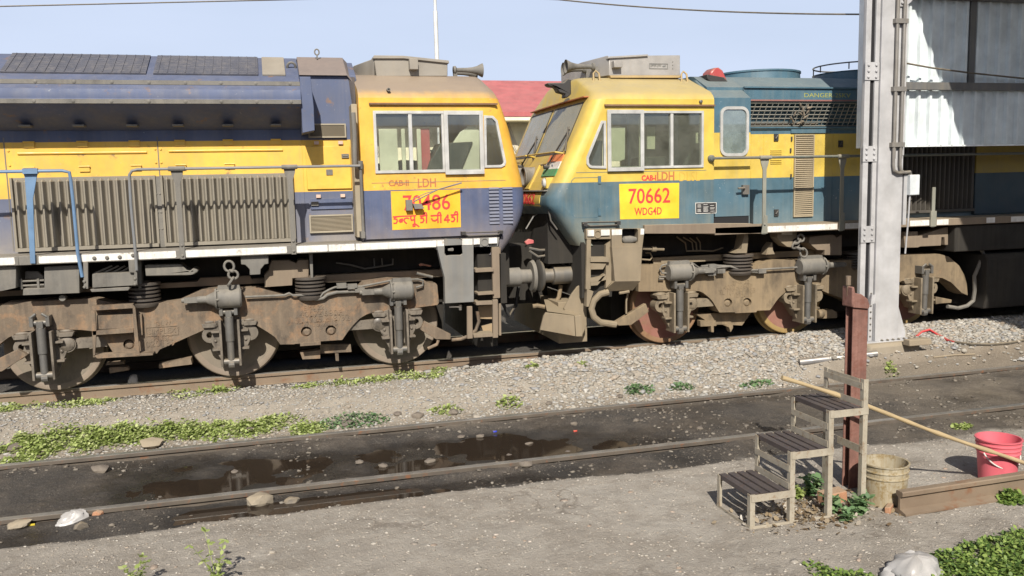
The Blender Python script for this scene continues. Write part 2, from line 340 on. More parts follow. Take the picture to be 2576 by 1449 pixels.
M['tread'] = grimy('brown_slatted_tread', (.062, .052, .058), .5, metal=.3, dust=.3, dustcol=(.20, .17, .15), streak=0, rust=.3, rustcol=(.09, .05, .04), topdust=.05, sc=4)
M['bamboo'] = grimy('dry_bamboo', (.40, .305, .17), .7, dust=.15, streak=0, topdust=.1)
M['pink'] = grimy('faded_red_plastic', (.64, .13, .165), .45, dust=.04, streak=0, topdust=.05)
M['can'] = grimy('stained_white_can', (.42, .39, .31), .6, dust=.5, dustcol=(.26, .19, .09), streak=.5, rust=.5, rustcol=(.22, .16, .075), topdust=.1, sc=3.2)
M['brick'] = grimy('broken_brick', (.42, .20, .11), .9, dust=.25, bump=.4)
M['wood'] = grimy('old_wood', (.26, .21, .15), .9, dust=.3, bump=.3)
M['bag'] = grimy('white_plastic_film', (.42, .42, .43), .4, dust=.25, streak=0, topdust=.1)
M['pipe'] = grimy('galvanised_pipe', (.24, .245, .26), .45, metal=.4, dust=.2)
M['redcable'] = grimy('red_cable_sheath', (.62, .03, .05), .5, dust=.08)
M['blackcable'] = grimy('black_cable_sheath', (.035, .033, .03), .6, dust=.3)
M['concrete'] = grimy('muddy_concrete', (.24, .21, .17), .95, dust=.4, bump=.5, bs=25)
M['lamp'] = grimy('lamp_glass', (.55, .56, .55), .15, dust=.15)
M['orange'] = grimy('saffron_paint', (.75, .20, .05), .6, dust=.08)
M['green'] = grimy('green_paint', (.03, .24, .09), .6, dust=.08)

# ------------------------------------------------------------------ setting: ground, water
def vnoise(x, y, sc, seed):
    r = np.random.default_rng(seed); t = r.random((256, 256)); x = x*sc+1000.3; y = y*sc+1000.7
    xi = np.floor(x).astype(int); yi = np.floor(y).astype(int); fx = x-xi; fy = y-yi; fx = fx*fx*(3-2*fx); fy = fy*fy*(3-2*fy)
    g = lambda a, b: t[a % 256, b % 256]
    return (g(xi, yi)*(1-fx)+g(xi+1, yi)*fx)*(1-fy)+(g(xi, yi+1)*(1-fx)+g(xi+1, yi+1)*fx)*fy
def fbm(x, y, sc, seed, oct=4):
    a = 0; am = .5
    for i in range(oct): a = a+(vnoise(x, y, sc*2**i, seed+i)-.5)*am; am *= .5
    return a
ZR, ZT, ZP = 0., -.35, -.30                               # rail heads: locomotive track, near track; platform level
YA, YB = -1.86, -3.49                                     # the two rails of the near track
def edge_y(x): return -4.17-.10*np.clip((x-4)/3, 0, 1)+fbm(x, x*0, 1.3, 41, 4)*.22
def gheight(x, y):
    x = np.asarray(x, float); y = np.asarray(y, float)
    sm = lambda a, b, t: (lambda u: u*u*(3-2*u))(np.clip((t-a)/(b-a), 0, 1))
    ball = -.145+.11*sm(3., 8., x)*sm(-1.35, -.6, y); ball = np.where(y > -.1, -.15, ball)
    bx = sm(8.9, 10.2, x); ball = ball+.085*bx*sm(-.1, -.4, y); slope = ball+(ZT-.055-ball)*sm(-.75-.86*bx, -1.75-.06*bx, y)
    dirt = ZT-.052+fbm(x, y, 1.5, 5, 6)*.10-.052*sm(-3.45, -3.1, y)*sm(-2.0, -2.4, y)*sm(.8, 2.2, x)*sm(7.6, 5.0, x)-.05*sm(-4.1, -3.85, y)*sm(-3.5, -3.7, y)*sm(1., 2.5, x)*sm(6.0, 4.6, x)
    h = np.where(y > -1.75, slope, dirt)
    e = edge_y(x); plat = ZP+fbm(x, y, .9, 9, 4)*.06+.02*fbm(x, y, 5, 17, 3)
    h = h+(plat-h)*sm(0, -.10, y-e)
    return h+fbm(x, y, 7, 3, 4)*.018
xs = np.concatenate([[-900, -300, -100, -40, -15, -8], np.arange(-4, 17.5, .055), [19, 23, 30, 60, 150, 400, 900]])
ys = np.concatenate([[-900, -300, -100, -40, -18, -12], np.arange(-9, -5, .07), np.arange(-5, -1, .04), np.arange(-1, 3, .15), [4, 6, 10, 30, 100, 300, 900]])
X, Y = np.meshgrid(xs, ys); Z = gheight(X, Y); nx, ny = len(xs), len(ys)
me = bpy.data.meshes.new('ground'); idx = np.arange(nx*ny).reshape(ny, nx)
me.from_pydata(np.stack([X, Y, Z], -1).reshape(-1, 3).tolist(), [], np.stack([idx[:-1, :-1], idx[:-1, 1:], idx[1:, 1:], idx[1:, :-1]], -1).reshape(-1, 4).tolist())
me.polygons.foreach_set('use_smooth', [True]*len(me.polygons))
q = NT('yard_ground'); yy = q.z(1)
nz = q.noise(1.1, 6, .65); yv = q.math('ADD', yy, q.ramp(nz, 0, 1, -.38, .38))
r_ = q.n('ShaderNodeValToRGB'); q.l(q.ramp(yv, -6., 1.), r_.inputs[0]); el = r_.color_ramp.elements
def pos(y): return (y+6)/7
PLAT = (.35, .315, .27); DIRT = (.043, .038, .034); GRAV = (.355, .315, .26); BED = (.06, .055, .05)
el[0].position = 0; el[0].color = (*PLAT, 1); el[1].position = 1; el[1].color = (*BED, 1)
for y, c in ((-4.20, PLAT), (-4.08, DIRT), (-2.05, DIRT), (-1.72, (.20, .165, .125)), (-1.35, GRAV), (-.35, GRAV), (-.12, BED)):
    e = el.new(pos(y)); e.color = (*c, 1)
base = r_.outputs[0]
xr_ = q.ramp(q.z(0), 7.6, 10.5); base = q.mix(q.math('MULTIPLY', q.math('MULTIPLY', xr_, q.ramp(nz, .35, .6)), q.math('MULTIPLY', q.math('LESS_THAN', yy, -1.7), q.math('GREATER_THAN', yy, -4.4))), base, (.16, .135, .105))
base = q.mix(q.math('MULTIPLY', q.ramp(q.noise(1.7, 8, .72), .50, .70, 0, .4), q.math('MULTIPLY', q.math('LESS_THAN', yy, -1.8), q.math('GREATER_THAN', yy, -4.3))), base, (.19, .155, .12))
base = q.mix(q.ramp(q.noise(3.2, 7, .7), .40, .70, 0, .40), base, (.14, .115, .09))          # damp earth patches
base = q.mix(q.math('MULTIPLY', q.ramp(q.noise(.7, 4, .6), .5, .7, 0, .5), q.math('LESS_THAN', yy, -4.5)), base, (.44, .41, .365))
vo = q.n('ShaderNodeTexVoronoi', feature='DISTANCE_TO_EDGE'); vo.inputs['Scale'].default_value = .75; wv = q.n('ShaderNodeVectorMath', operation='ADD'); nzc = q.n('ShaderNodeTexNoise'); nzc.inputs['Scale'].default_value = 3.; q.l(q.pos.outputs['Position'], nzc.inputs['Vector']); q.l(q.pos.outputs['Position'], wv.inputs[0]); q.l(nzc.outputs['Color'], wv.inputs[1]); q.l(wv.outputs[0], vo.inputs['Vector'])
base = q.mix(q.math('MULTIPLY', q.ramp(vo.outputs['Distance'], .022, .006), q.math('MULTIPLY', q.math('LESS_THAN', yy, -4.4), q.ramp(q.noise(.8, 3), .48, .6, 0, .6))), base, (.15, .125, .10))
base = q.mix(q.math('MULTIPLY', q.ramp(q.noise(2.1, 9, .75), .47, .60, 0, .55), q.math('LESS_THAN', yy, -4.25)), base, (.215, .185, .15)); base = q.mix(q.math('MULTIPLY', q.ramp(q.noise(9., 6, .75), .55, .66, 0, .5), q.math('LESS_THAN', yy, -4.25)), base, (.43, .40, .35))
sp = q.ramp(q.noise(75, 3, .7), .55, .72); base = q.mix(q.math('MULTIPLY', sp, .45), base, (.46, .41, .34))
sp2 = q.ramp(q.noise(48, 3, .7), .60, .70); base = q.mix(q.math('MULTIPLY', sp2, .45), base, (.13, .11, .09))
q.l(base, q.b.inputs['Base Color'])
wetz = q.math('MULTIPLY', q.ramp(q.math('ADD', q.z(), q.ramp(q.noise(6., 4), 0, 1, -.012, .012)), -.405, -.436), q.math('LESS_THAN', yy, -1.9)); base = q.mix(q.math('MULTIPLY', wetz, .8), base, (.018, .0155, .0135)); q.l(base, q.b.inputs['Base Color'])
wet = q.math('MULTIPLY', q.math('MULTIPLY', q.math('LESS_THAN', yy, -1.95), q.math('GREATER_THAN', yy, -4.1)), q.ramp(q.noise(1.3, 4), .42, .6)); q.l(q.math('SUBTRACT', q.ramp(wet, 0, 1, .95, .42), q.math('MULTIPLY', wetz, .3)), q.b.inputs['Roughness'])
q.bump(q.math('ADD', q.noise(60, 6, .7), q.noise(14, 4)), .9, .02)
me.materials.append(q.m); gr = bpy.data.objects.new('ground', me); COL.objects.link(gr); tag(gr, kind='structure')

q = NT('oily_puddle_water'); q.b.inputs['Base Color'].default_value = (.030, .022, .016, 1); q.b.inputs['Roughness'].default_value = .05; q.b.inputs['IOR'].default_value = 1.45
q.bump(q.noise(9, 2), .03, .01)
b = MB(); b.add([(-3, -4.3, -.440), (9.5, -4.3, -.440), (9.5, -1.9, -.440), (-3, -1.9, -.440)], [(0, 1, 2, 3)]); tag(b.build('water', q.m), kind='structure')

# ------------------------------------------------------------------ rails
def make_rail(y, z, x0, x1, label, group):
    t = thing('rail', label, 'rail', (x0, y, z-.17), group)
    prof = [(-.075, -.17), (.075, -.17), (.075, -.158), (.012, -.135), (.009, -.05), (.034, -.038), (.034, -.006), (.028, 0), (-.028, 0), (-.034, -.006), (-.034, -.038), (-.009, -.05), (-.012, -.135), (-.075, -.158)]
    body = MB().xprism([(y+a, z+c) for a, c in prof], x0, x1); body.build('rail_body', M['rail'] if z > -.1 else M['railmud'], t)
    MB().box(x0, x1, y-.031, y+.031, z-.002, z+.003).build('running_surface', M['railtop'], t); return t
make_rail(-.0, ZR-.004, -6, 30, 'rusty rail under the near wheels of both locomotives', 'rails of the locomotive track')
make_rail(1.676, ZR-.004, -6, 30, 'far rail in the dark under both locomotives', 'rails of the locomotive track')
make_rail(YA, ZT, -6, 30, 'worn rail of the muddy near track, along the weeds', 'rails of the muddy near track')
make_rail(YB, ZT, -6, 30, 'worn rail of the muddy near track, along the concrete edge in front', 'rails of the muddy near track')

# ------------------------------------------------------------------ locomotives
YC = .838                                                # centre line of the locomotive track
YS, YH, YF = -.62, -.15, -.68                            # cab side, hood side, sill face
def mir(y): return 2*YC-y
def cab_shell(root, mat, xr, sg, prof, ztop_x, holes, holes_far, zb, roofx):
    """sg=+1: front towards +X. prof: [(z, x of the front face)] up to z=3.42, roof levels follow."""
    def xf(z):
        zs = [p[0] for p in prof]; return float(np.interp(z, zs, [p[1] for p in prof]))
    cx, cy = .19, .17
    def arc(z, yw, cx=cx, cy=cy, n=5):
        o = []; x = xf(z)
        for i in range(n+1):
            a = math.pi/2*i/n; o.append((x-sg*cx*(1-math.sin(a)), yw+cy*(1-math.cos(a))))
        return o
    b = MB()
    def loft(rings):
        vs = [q for r in rings for q in r]; n = len(rings[0]); fs = []
        for j in range(len(rings)-1):
            for i in range(n-1):
                f = (j*n+i, j*n+i+1, (j+1)*n+i+1, (j+1)*n+i); fs.append(f if sg > 0 else f[::-1])
        b.add(vs, fs); return vs
    zl = sorted(set([zb]+[p[0] for p in prof if p[0] > zb]+[2.6, 2.75, 2.9, 3.05, 3.2])); R = []
    for z in zl:
        a = arc(z, YS); mid = [(xf(z)+sg*.03*math.sin(math.pi*t), YS+cy+(mir(YS)-YS-2*cy)*t) for t in (.12, .3, .5, .7, .88)]
        R.append([(x, y, z) for x, y in a+mid+[(x, mir(y)) for x, y in a[::-1]]])
    loft(R)
    lev = [(3.42, YS), (3.47, YS+.03), (3.53, YS+.10), (3.74, .03), (3.785, .14), (3.80, .30)]; R = []
    for i, (z, y) in enumerate(lev):
        t = i/(len(lev)-1); x = xf(3.42)+(ztop_x-xf(3.42))*t
        a = [(x-sg*cx*(1-math.sin(math.pi/2*j/5)), y+cy*(1-math.cos(math.pi/2*j/5))) for j in range(6)]
        mid = [(x+sg*.03*math.sin(math.pi*u), y+cy+(mir(y)-y-2*cy)*u) for u in (.12, .3, .5, .7, .88)]
        R.append([(xr, y, z)]+[(p, r, z) for p, r in a+mid+[(p, mir(r)) for p, r in a[::-1]]]+[(xr, mir(y), z)])
    loft(R); top = R[-1]; n = len(top)
    b.add([(x, y, z) for x, y, z in top], [tuple(range(n)) if sg > 0 else tuple(range(n))[::-1]])
    xo = xr+sg*.004; side = [(xr, 1.70)]+[(xf(1.70)-sg*cx, 1.70)]+[(xf(z)-sg*cx, z) for z in zl if z > 1.70]+[(xr, 3.42)]
    b.prism(side, YS, YS+.05, holes); b.prism(side, mir(YS)-.05, mir(YS), holes_far)
    rear = [(YS, 1.70)]+[(y, z) for z, y in lev]+[(mir(y), z) for z, y in lev[::-1]]+[(mir(YS), 1.70)]
    b.xprism([(y+(.006 if y < YC else -.006), z-.004) for y, z in rear], min(xo, xo+sg*.04), max(xo, xo+sg*.04))
    low = R and [(x, y) for x, y, z in []]
    b.box(min(xr, xf(1.7)-sg*cx), max(xr, xf(1.7)-sg*cx), YS+.06, mir(YS)-.06, 1.66, 1.74)
    # closed underside of the nose
    z0 = zl[0]; a = arc(z0, YS); o = [(x, y) for x, y in a]+[(x, mir(y)) for x, y in a[::-1]]
    b.add([(x, y, z0+.001) for x, y in o], [tuple(range(len(o)))[::-1 if sg > 0 else 1]])
    return b.build('cab', mat, root, smooth=38), xf
def rr_frame(b, poly, w_, y0, y1): b.prism(poly, y0, y1, [ring(poly, w_)])
def rivets(b, poly, y, step=.07, r=.006):
    n = len(poly)
    for i in range(n):
        a, c = Vector(poly[i]), Vector(poly[(i+1) % n]); d = (c-a).length; m = max(1, int(d/step))
        for j in range(m):
            p = a+(c-a)*((j+.5)/m); b.lathe((p.x, y, p.y), (0, -1, 0), [(0, r), (r*.7, r*.5)], 6)
def text_part(root, body, name, mat, c, y, p0, p1, bold=0., italic=0, depth=.0015):
    """lettering between two corners measured on crop c"""
    (x0, z1), (x1, z0) = kp(c, y, p0, p1); b = MB().text(body, x0, x1, min(z0, z1), max(z0, z1), y, depth, bold); return b.build(name, mat, root)

def wheel(parent, x, mats, full=True):
    b = MB(); R = .546
    for side in (0, 1):
        yy_, d = ((-.088, 1) if side == 0 else (mir(-.088), -1))
        b.cur = 0; b.lathe((x, yy_, R), (0, d, 0), [(-.03, .001), (-.03, .09), (-.01, .15), (.02, .20), (.024, .38), (.006, .44), (.002, .470)], 48, caps=False)
        b.cur = 1; b.lathe((x, yy_, R), (0, d, 0), [(.002, .470), (0., .474), (0., R-.010), (.010, R), (.10, R+.004), (.115, R+.02), (.128, R+.029), (.14, R+.018), (.14, .30)], 56, caps=False)
    b.cur = 0; b.cyl((x, 0, R), (x, mir(0), R), .09, n=12)
    return b.build('wheelset', mats, parent)
def axlebox(parent, x, mat, steel, sg, rod=True, endbar=0):
    """damper, brackets and traction rod round an axle end; sg is the side the rod runs to"""
    b = MB(); z = .546; y0 = -.14
    b.prism([(x-.20, z+.20), (x-.10, z+.30), (x+.12, z+.30), (x+.22, z+.18), (x+.20, z-.06), (x+.06, z-.26), (x-.06, z-.26), (x-.20, z-.04)], -.36, y0)
    for s in (-1, 1):
        px = x+s*.105
        b.box(px-.014, px+.014, -.56, -.30, z-.32, z+.24)
        b.prism([(px, z+.24), (px, z-.30), (px+s*.13, z-.02), (px+s*.06, z+.22)], -.41, -.35)
        for zz in (z+.10, z-.12): b.box(min(px, px+s*.11), max(px, px+s*.11), -.49, -.36, zz-.012, zz+.012)
        b.bolt(px+s*.05, -.41, z+.17, .02, .02); b.bolt(px+s*.07, -.41, z-.02, .02, .02)
        bx = x+s*.235
        b.prism(circ(bx, z+.05, .095, 18), -.40, -.22, [circ(bx, z+.05, .042, 12)] if s != sg else [])
        if s == sg and rod: b.lathe((bx, -.43, z+.06), (0, 1, 0), [(0, .05), (.02, .085), (.16, .085)], 16)
        b.prism([(bx-.09, z+.20), (bx+.09, z+.20), (bx+.07, z+.15), (bx-.07, z+.15)], -.44, -.2)   # spring cap
        b.lathe((bx, -.30, z+.20), (0, 0, 1), [(0, .115), (.02, .115), (.05, .08), (.06, .05)], 18)
    b.build('axle_box', mat, parent, bevel=.004)
    d = MB(); d.cyl((x, -.50, z+.28), (x, -.50, z-.02), .052, n=18); d.cyl((x, -.50, z-.02), (x, -.50, z-.25), .043, n=18)
    d.cyl((x-.10, -.50, z-.27), (x+.10, -.50, z-.27), .038, n=12); d.cyl((x-.035, -.50, z-.30), (x+.035, -.50, z-.30), .05, n=10)
    d.box(x-.035, x+.035, -.55, -.45, z+.28, z+.36); d.cyl((x-.09, -.50, z+.34), (x+.09, -.50, z+.34), .034, n=12)
    for s in (-1, 1): d.box(x+s*.085-.02, x+s*.085+.02, -.55, -.38, z+.30, z+.42); d.cyl((x+s*.085, -.54, z+.41), (x+s*.03, -.54, z+.45), .018, n=8)
    d.build('damper', steel, parent, bevel=.003)
    if rod:
        r = MB(); r.box(min(x+sg*.24, x+sg*.66), max(x+sg*.24, x+sg*.66), -.36, -.28, z-.01, z+.11); r.build('traction_rod', mat, parent, bevel=.006)
def brake_cyl(parent, c, y, L0, R0, sg, mat, pipemat):
    """horizontal brake cylinder; L0,R0 are its two end centres on the photo grid; sg = direction of the push rod"""
    (xa, za), (xb, zb_) = PP([L0, R0], y); z = (za+zb_)/2; r = .118; b = MB(); x0, x1 = min(xa, xb), max(xa, xb)
    b.lathe((x0, y, z), (1, 0, 0), [(0, .02), (0, r*.86), (.02, r), (x1-x0-.02, r), (x1-x0, r*.86), (x1-x0, .02)], 26, caps=True)
    e = x1 if sg > 0 else x0
    b.lathe((e, y, z), (sg, 0, 0), [(0, r*1.08), (.02, r*1.08), (.022, r*.8), (.11, r*.45), (.12, .045), (.22, .042), (.23, .03), (.40, .026)], 20)
    b.box(e+sg*.28-.09, e+sg*.28+.09, y-.03, y+.04, z-.03, z+.035); b.box(x0+.04, x1-.02, y, -.42, z-.05, z+.03)
    for a in (0, 1, 2, 3, 4, 5): b.lathe((e+sg*.012, y-math.cos(a)*r*.98, z+math.sin(a)*r*.98), (-sg, 0, 0), [(0, .014), (.04, .014)], 6)
    b.prism([(x0, z+r*.7), (x1, z+r*.7), (x1-.02, z+r+.04), (x0+.02, z+r+.04)], y-.03, y+.05)
    b.build('brake_cylinder', mat, parent)
def spring(parent, u0, u1, v0, v1, y, mat):
    (x0, z1), (x1, z0) = PP([(u0, v0), (u1, v1)], y); xc = (x0+x1)/2; r = (x1-x0)/2; b = MB(); n = 5; h = z1-z0; pr = [(-.03, r*.9)]
    for i in range(n):
        z = h*i/n; pr += [(z, r), (z+h/n*.45, r), (z+h/n*.5, r*.72), (z+h/n*.95, r*.72)]
    pr += [(h, r*1.06), (h+.03, r*1.06), (h+.032, r*.5), (h+.05, r*.3)]
    b.lathe((xc, y+.0, z0), (0, 0, 1), pr, 28); return b.build('bogie_spring', mat, parent)
def emboss(b, c, y, rows):
    for body, p0, p1 in rows:
        (x0, z1), (x1, z0) = kp(c, y, p0, p1); b.text(body, x0, x1, min(z0, z1)+.008, max(z0, z1)-.008, y+.004, .010, 0.)
def hood(root, mat, prof, x0, x1, name='hood'):
    yz = prof+[(mir(y), z) for y, z in prof[::-1]]; return MB().xprism(yz, x0, x1).build(name, mat, root, smooth=28, bevel=0)
def link_chain(root, c, y, pts, mat, name='lifting_chain'):
    b = MB(); q_ = kp(c, y, *pts)
    for i in range(len(q_)-1):
        a, e = Vector((q_[i][0], y, q_[i][1])), Vector((q_[i+1][0], y, q_[i+1][1])); d = (e-a); l = d.length; d.normalize(); sd_ = Vector((0, 1, 0)) if i % 2 else d.cross(Vector((0, 1, 0))); m = (a+e)/2
        b.tube([m+d*(l*.62*math.cos(t))+sd_*(.055*math.sin(t)) for t in np.linspace(0, 2*math.pi, 15)[:-1]], .015, 6, closed=True)
    b.build(name, mat, root)
def pp(root, name, mat, y, depth, pts, bevel=.006, holes=()):
    return MB().prism(PP(pts, y), y, y+depth, [PP(h, y) for h in holes]).build(name, mat, root, bevel=bevel)

# ============ locomotive A: blue and amber, second cab at the right-hand end
A = thing('diesel_locomotive', 'blue and amber diesel locomotive on the left, numbered 70486, with dusty corrugated radiators', 'locomotive', (2.0, YC, 0), 'two locomotives standing nose to nose')
profA = [(1.44, 5.44), (1.63, 5.59), (1.84, 5.705), (1.94, 5.745), (2.04, 5.768), (2.15, 5.775), (2.25, 5.77), (2.4, 5.745), (2.55, 5.71), (3.05, 5.59), (3.35, 5.49), (3.42, 5.46)]
fa = lambda u, v: P(u, v, YS)
x0w, z0w = fa(944, 431); x1w, z1w = fa(1214, 279); z0w, z1w = 2.505, 3.262
qA = kp('a1', YS, (2205, 805), (2290, 808), (2330, 850), (2408, 1225), (2398, 1258), (2365, 1275), (2212, 1278))
holeA = [(x0w, z0w), (x1w, z0w), (x1w, z1w), (x0w, z1w)]
cabA, xfA = cab_shell(A, M['cab1'], 3.672, 1, profA, 5.36, [holeA, ring(qA, .012)], [holeA], 1.44, None)
wf = MB(); rr_frame(wf, holeA, .035, YS-.02, YS+.05)
xm1, xm2 = P(1033, 350, YS)[0], P(1116, 350, YS)[0]
for xm in (xm1, xm2): wf.box(xm-.022, xm+.022, YS-.012, YS+.04, z0w+.035, z1w-.035)
p3 = [(xm2+.003, z0w-.03), (x1w-.006, z0w-.03), (x1w-.006, z1w+.0), (xm2+.003, z1w+.0)]; rr_frame(wf, p3, .05, YS-.045, YS-.021); rivets(wf, ring(p3, .025), YS-.045)
win = wf.build('side_window', M['alu'], A, bevel=.003); win['label'] = 'three pane aluminium side window'
for a, c, y in ((x0w+.03, xm1, YS+.02), (xm1, xm2, YS+.012), (xm2+.04, x1w-.05, YS-.035)): MB().box(a, c, y, y+.006, z0w+.03, z1w-.03).build('pane', M['glass'], win)
wf = MB(); rr_frame(wf, qA, .032, YS-.02, YS+.03); rivets(wf, ring(qA, .016), YS-.02, .06); qw = wf.build('quarter_window', M['alu'], A, bevel=.003)
MB().prism(ring(qA, .03), YS, YS+.006).build('pane', M['glass'], qw)
# interior
b = MB(); b.box(3.75, 5.3, mir(YS)-.10, mir(YS)-.052, 1.75, 2.5); b.box(3.715, 3.735, YS+.08, mir(YS)-.12, 1.75, 3.4); b.build('cab_lining', M['cablining'], A)
b = MB(); (xa, za), (xb, zb_) = PP([(952, 324), (1003, 431)], -.45); b.box(xa, xb, -.45, -.41, 2.2, za); b.box(xb+.05, xb+.10, -.45, -.41, 2.2, za); b.box(*[P(1036, 0, -.44)[0], P(1047, 0, -.44)[0]], -.44, -.41, 2.2, za+.0)
pq = PP([(1126, 393), (1128, 376), (1158, 332), (1178, 318), (1200, 318), (1207, 330), (1208, 432), (1168, 432)], -.46); b.prism(pq, -.46, -.42); b.build('cream_cabinet', M['cream'], A, bevel=.01)
(xa, za), (xb, zb_) = PP([(1047, 323), (1083, 408)], -.42); MB().box(xa, xb, -.42, -.38, 2.0, za).build('red_cabin_door', M['redpanel'], A)
b = MB(); b.prism(PP([(1083, 405), (1108, 360), (1190, 356), (1165, 418), (1160, 445), (1070, 445)], -.50), -.50, -.1); b.prism(PP([(1062, 375), (1110, 378), (1110, 383), (1062, 380)], -.35), -.35, -.3); b.build('control_desk', M['cabdark'], A, bevel=.01)
b = MB(); b.prism(PP([(998, 432), (999, 410), (1006, 402), (1060, 404), (1066, 415), (1066, 440)], -.3), -.3, .15); b.prism(PP([(948, 432), (950, 410), (962, 412), (970, 430)], -.4), -.4, -.2); b.build('driver_seat', M['black'], A, bevel=.02)
# roof unit, horns, gutter
def roof_unit(root, mat, poly, y, sgx, lid, knob):
    b = MB(); q_ = PP(poly, y); b.prism(q_, y, y+1.4); u = MB()
    xs_ = [p[0] for p in q_]; zs_ = [p[1] for p in q_]; e = min(xs_) if sgx < 0 else max(xs_)
    b.hexa([(e, y, min(zs_)), (e+sgx*.22, y+.5, min(zs_)), (e+sgx*.22, y+1.4, min(zs_)), (e, y+1.4, min(zs_)), (e, y, max(zs_)-.02), (e+sgx*.22, y+.5, max(zs_)-.05), (e+sgx*.22, y+1.4, max(zs_)-.05), (e, y+1.4, max(zs_)-.02)])
    o = b.build('roof_unit', mat, root, bevel=.008)
    l_ = MB(); l_.prism(PP(lid, y-.03), y-.03, y+1.43); l_.build('lid', mat, o, bevel=.004)
    (xa, za), (xb, zb_) = PP(knob, y); kb = MB(); kb.box(xa, xb, y-.10, y+.001, zb_+.06, za); kb.build('vent_box', mat, o, bevel=.006); return o
ruA = roof_unit(A, M['acgrey'], [(946, 191), (941, 146), (1015, 144), (1126, 158), (1126, 191)], .12, -1, [(938, 147), (941, 139), (1015, 140), (1129, 152), (1130, 159), (1015, 147)], [(1027, 149), (1050, 189)])
def horn(root, u, v, ub, y, sg):
    b = MB()
    for dy, du, ln in ((0, 0, 1.), (.22, 12*sg, .8)):
        (x0, z), (x1, _) = PP([(u, v), (ub, v)], y); z -= .01*(dy > 0); l_ = abs(x1-x0)*ln; x0 += sg*.05*(dy > 0)
        b.lathe((x0, y+dy, z), (sg, 0, 0), [(0, .05), (.03, .055), (.05, .028), (l_*.45, .032), (l_*.65, .04), (l_*.82, .058), (l_*.93, .082), (l_, .095), (l_-.004, .088), (l_*.85, .045)], 18)
        b.box(x0+.0, x0+.05, y+dy-.02, y+dy+.02, z-.14, z)
    b.build('horn', M['dustgrey'], root)
horn(A, 1140, 176, 1213, .35, 1)
b = MB(); (xa, za), (xb, zb_) = PP([(928, 261), (1250, 265)], YS); b.box(xa, xb, YS-.035, YS, za-.012, za+.010); b.build('drip_rail', grimy('rust_brown_drip_rail', (.14, .06, .025), .8), A)
b = MB(); b.lathe((*[P(978, 225, YS)[0], YS+.02], P(978, 225, YS)[1]), (0, -1, 0), [(-.05, .022), (.02, .022), (.021, .012), (.005, .012)], 12); b.build('lamp_socket', M['dustgrey'], A)
# hood with bulging roof radiators
xHe = P(757, 250, -.66)[0]
prA = [(YH, 1.66), (YH, 3.075), (-.20, 3.09), (-.655, 3.315), (-.68, 3.335), (-.685, 3.385), (-.675, 3.395), (-.68, 3.45), (-.66, 3.50), (-.60, 3.54), (-.55, 3.57), (-.36, 3.675), (-.30, 3.70), (.30, 4.0), (.40, 4.02)]
hoodA = hood(A, M['hood1'], prA, -4.5, xHe)
# taller end piece and the recess before the cab
xE0, xE1 = xHe, P(862, 150, .3)[0]; b = MB()
b.xprism([(YH, 1.66), (YH, 3.74), (.30, 3.96), (mir(.30), 3.96), (mir(YH), 3.74), (mir(YH), 1.66)], xE0, 3.70)
b.prism([(xE0, 3.0), (P(790, 290, -.64)[0], 3.03), (P(790, 280, -.64)[0], 3.30), (P(781, 190, -.64)[0], 3.66), (xE0, 3.66)], -.64, YH+.01)
b.build('hood_end', M['hood1'], A, smooth=25, bevel=.006)
b = MB(); b.xprism([(-.20, 3.735), (-.17, 3.765), (.34, 4.03), (mir(.34), 4.03), (mir(-.17), 3.765), (mir(-.20), 3.735)], xE0+.012, xE1)
xs1 = P(903, 192, .13)[0]
b.hexa([(xE1, -.20, 3.735), (xs1, -.20, 3.50), (xs1, mir(-.2), 3.50), (xE1, mir(-.2), 3.735), (xE1, -.17, 3.765), (xs1, -.17, 3.56), (xs1, mir(-.17), 3.56), (xE1, mir(-.17), 3.765)])
b.hexa([(xE1, -.17, 3.763), (xs1, -.17, 3.558), (xs1, mir(-.17), 3.558), (xE1, mir(-.17), 3.763), (xE1, .34, 4.028), (xs1, .25, 3.80), (xs1, mir(.25), 3.80), (xE1, mir(.34), 4.028)])
b.hexa([(xE1+.02, -.16, 3.72), (3.66, -.16, 3.10), (3.66, -.155, 3.10), (xE1+.02, -.155, 3.72), (xE1+.10, -.16, 3.72), (3.668, -.34, 3.44), (3.668, -.33, 3.44), (xE1+.10, -.155, 3.72)])
b.build('end_roof', grimy('brown_dust_roof', (.13, .115, .11), .8, dust=.35, dustcol=(.22, .175, .15)), A, smooth=25)
# roof mesh panels on the slope, with light strips between
def slope(u, off=.0):
    y = -.30+.60*u; return (y-.45*off, 3.70+.30*u+.9*off)
b = MB(); x_edges = [(-3.9, -.42), (-.26, 1.26), (1.34, 2.52)]
for xa, xb in x_edges:
    (ya, za), (yb, zb2), (yc, zc), (yd, zd) = slope(.02, .004), slope(.99, .004), slope(.99, .02), slope(.02, .02); b.xprism([(ya, za), (yb, zb2), (yc, zc), (yd, zd)], xa, xb)
    for t in np.arange(xa+.05, xb, .10):
        (y1_, z1_), (y2_, z2_) = slope(.04, .022), slope(.97, .022); b.tube([(t, y1_, z1_), (t, y2_, z2_)], .008, 4)
    for s_ in np.linspace(.1, .9, 9):
        y1_, z1_ = slope(s_, .022); b.tube([(xa+.01, y1_, z1_), (xb-.01, y1_, z1_)], .004, 4)
b.build('roof_radiator_mesh', M['grille'], A)
(ya, za), (yb, zb2), (yc, zc), (yd, zd) = slope(.02, .004), slope(.99, .004), slope(.99, .02), slope(.02, .02); MB().xprism([(ya, za), (yb, zb2), (yc, zc), (yd, zd)], 2.57, 2.84).build('roof_plate', M['acgrey'], A)
(xa, _), (xb, _) = P(889, 400, -.45), P(904, 400, -.45); b = MB(); b.box(xa, 3.668, -.47, YH, 1.72, 3.36); b.build('rear_corner_post', grimy('dusty_corner_post', (.30, .26, .19), .8, dust=.5, streak=.3), A, bevel=.008)
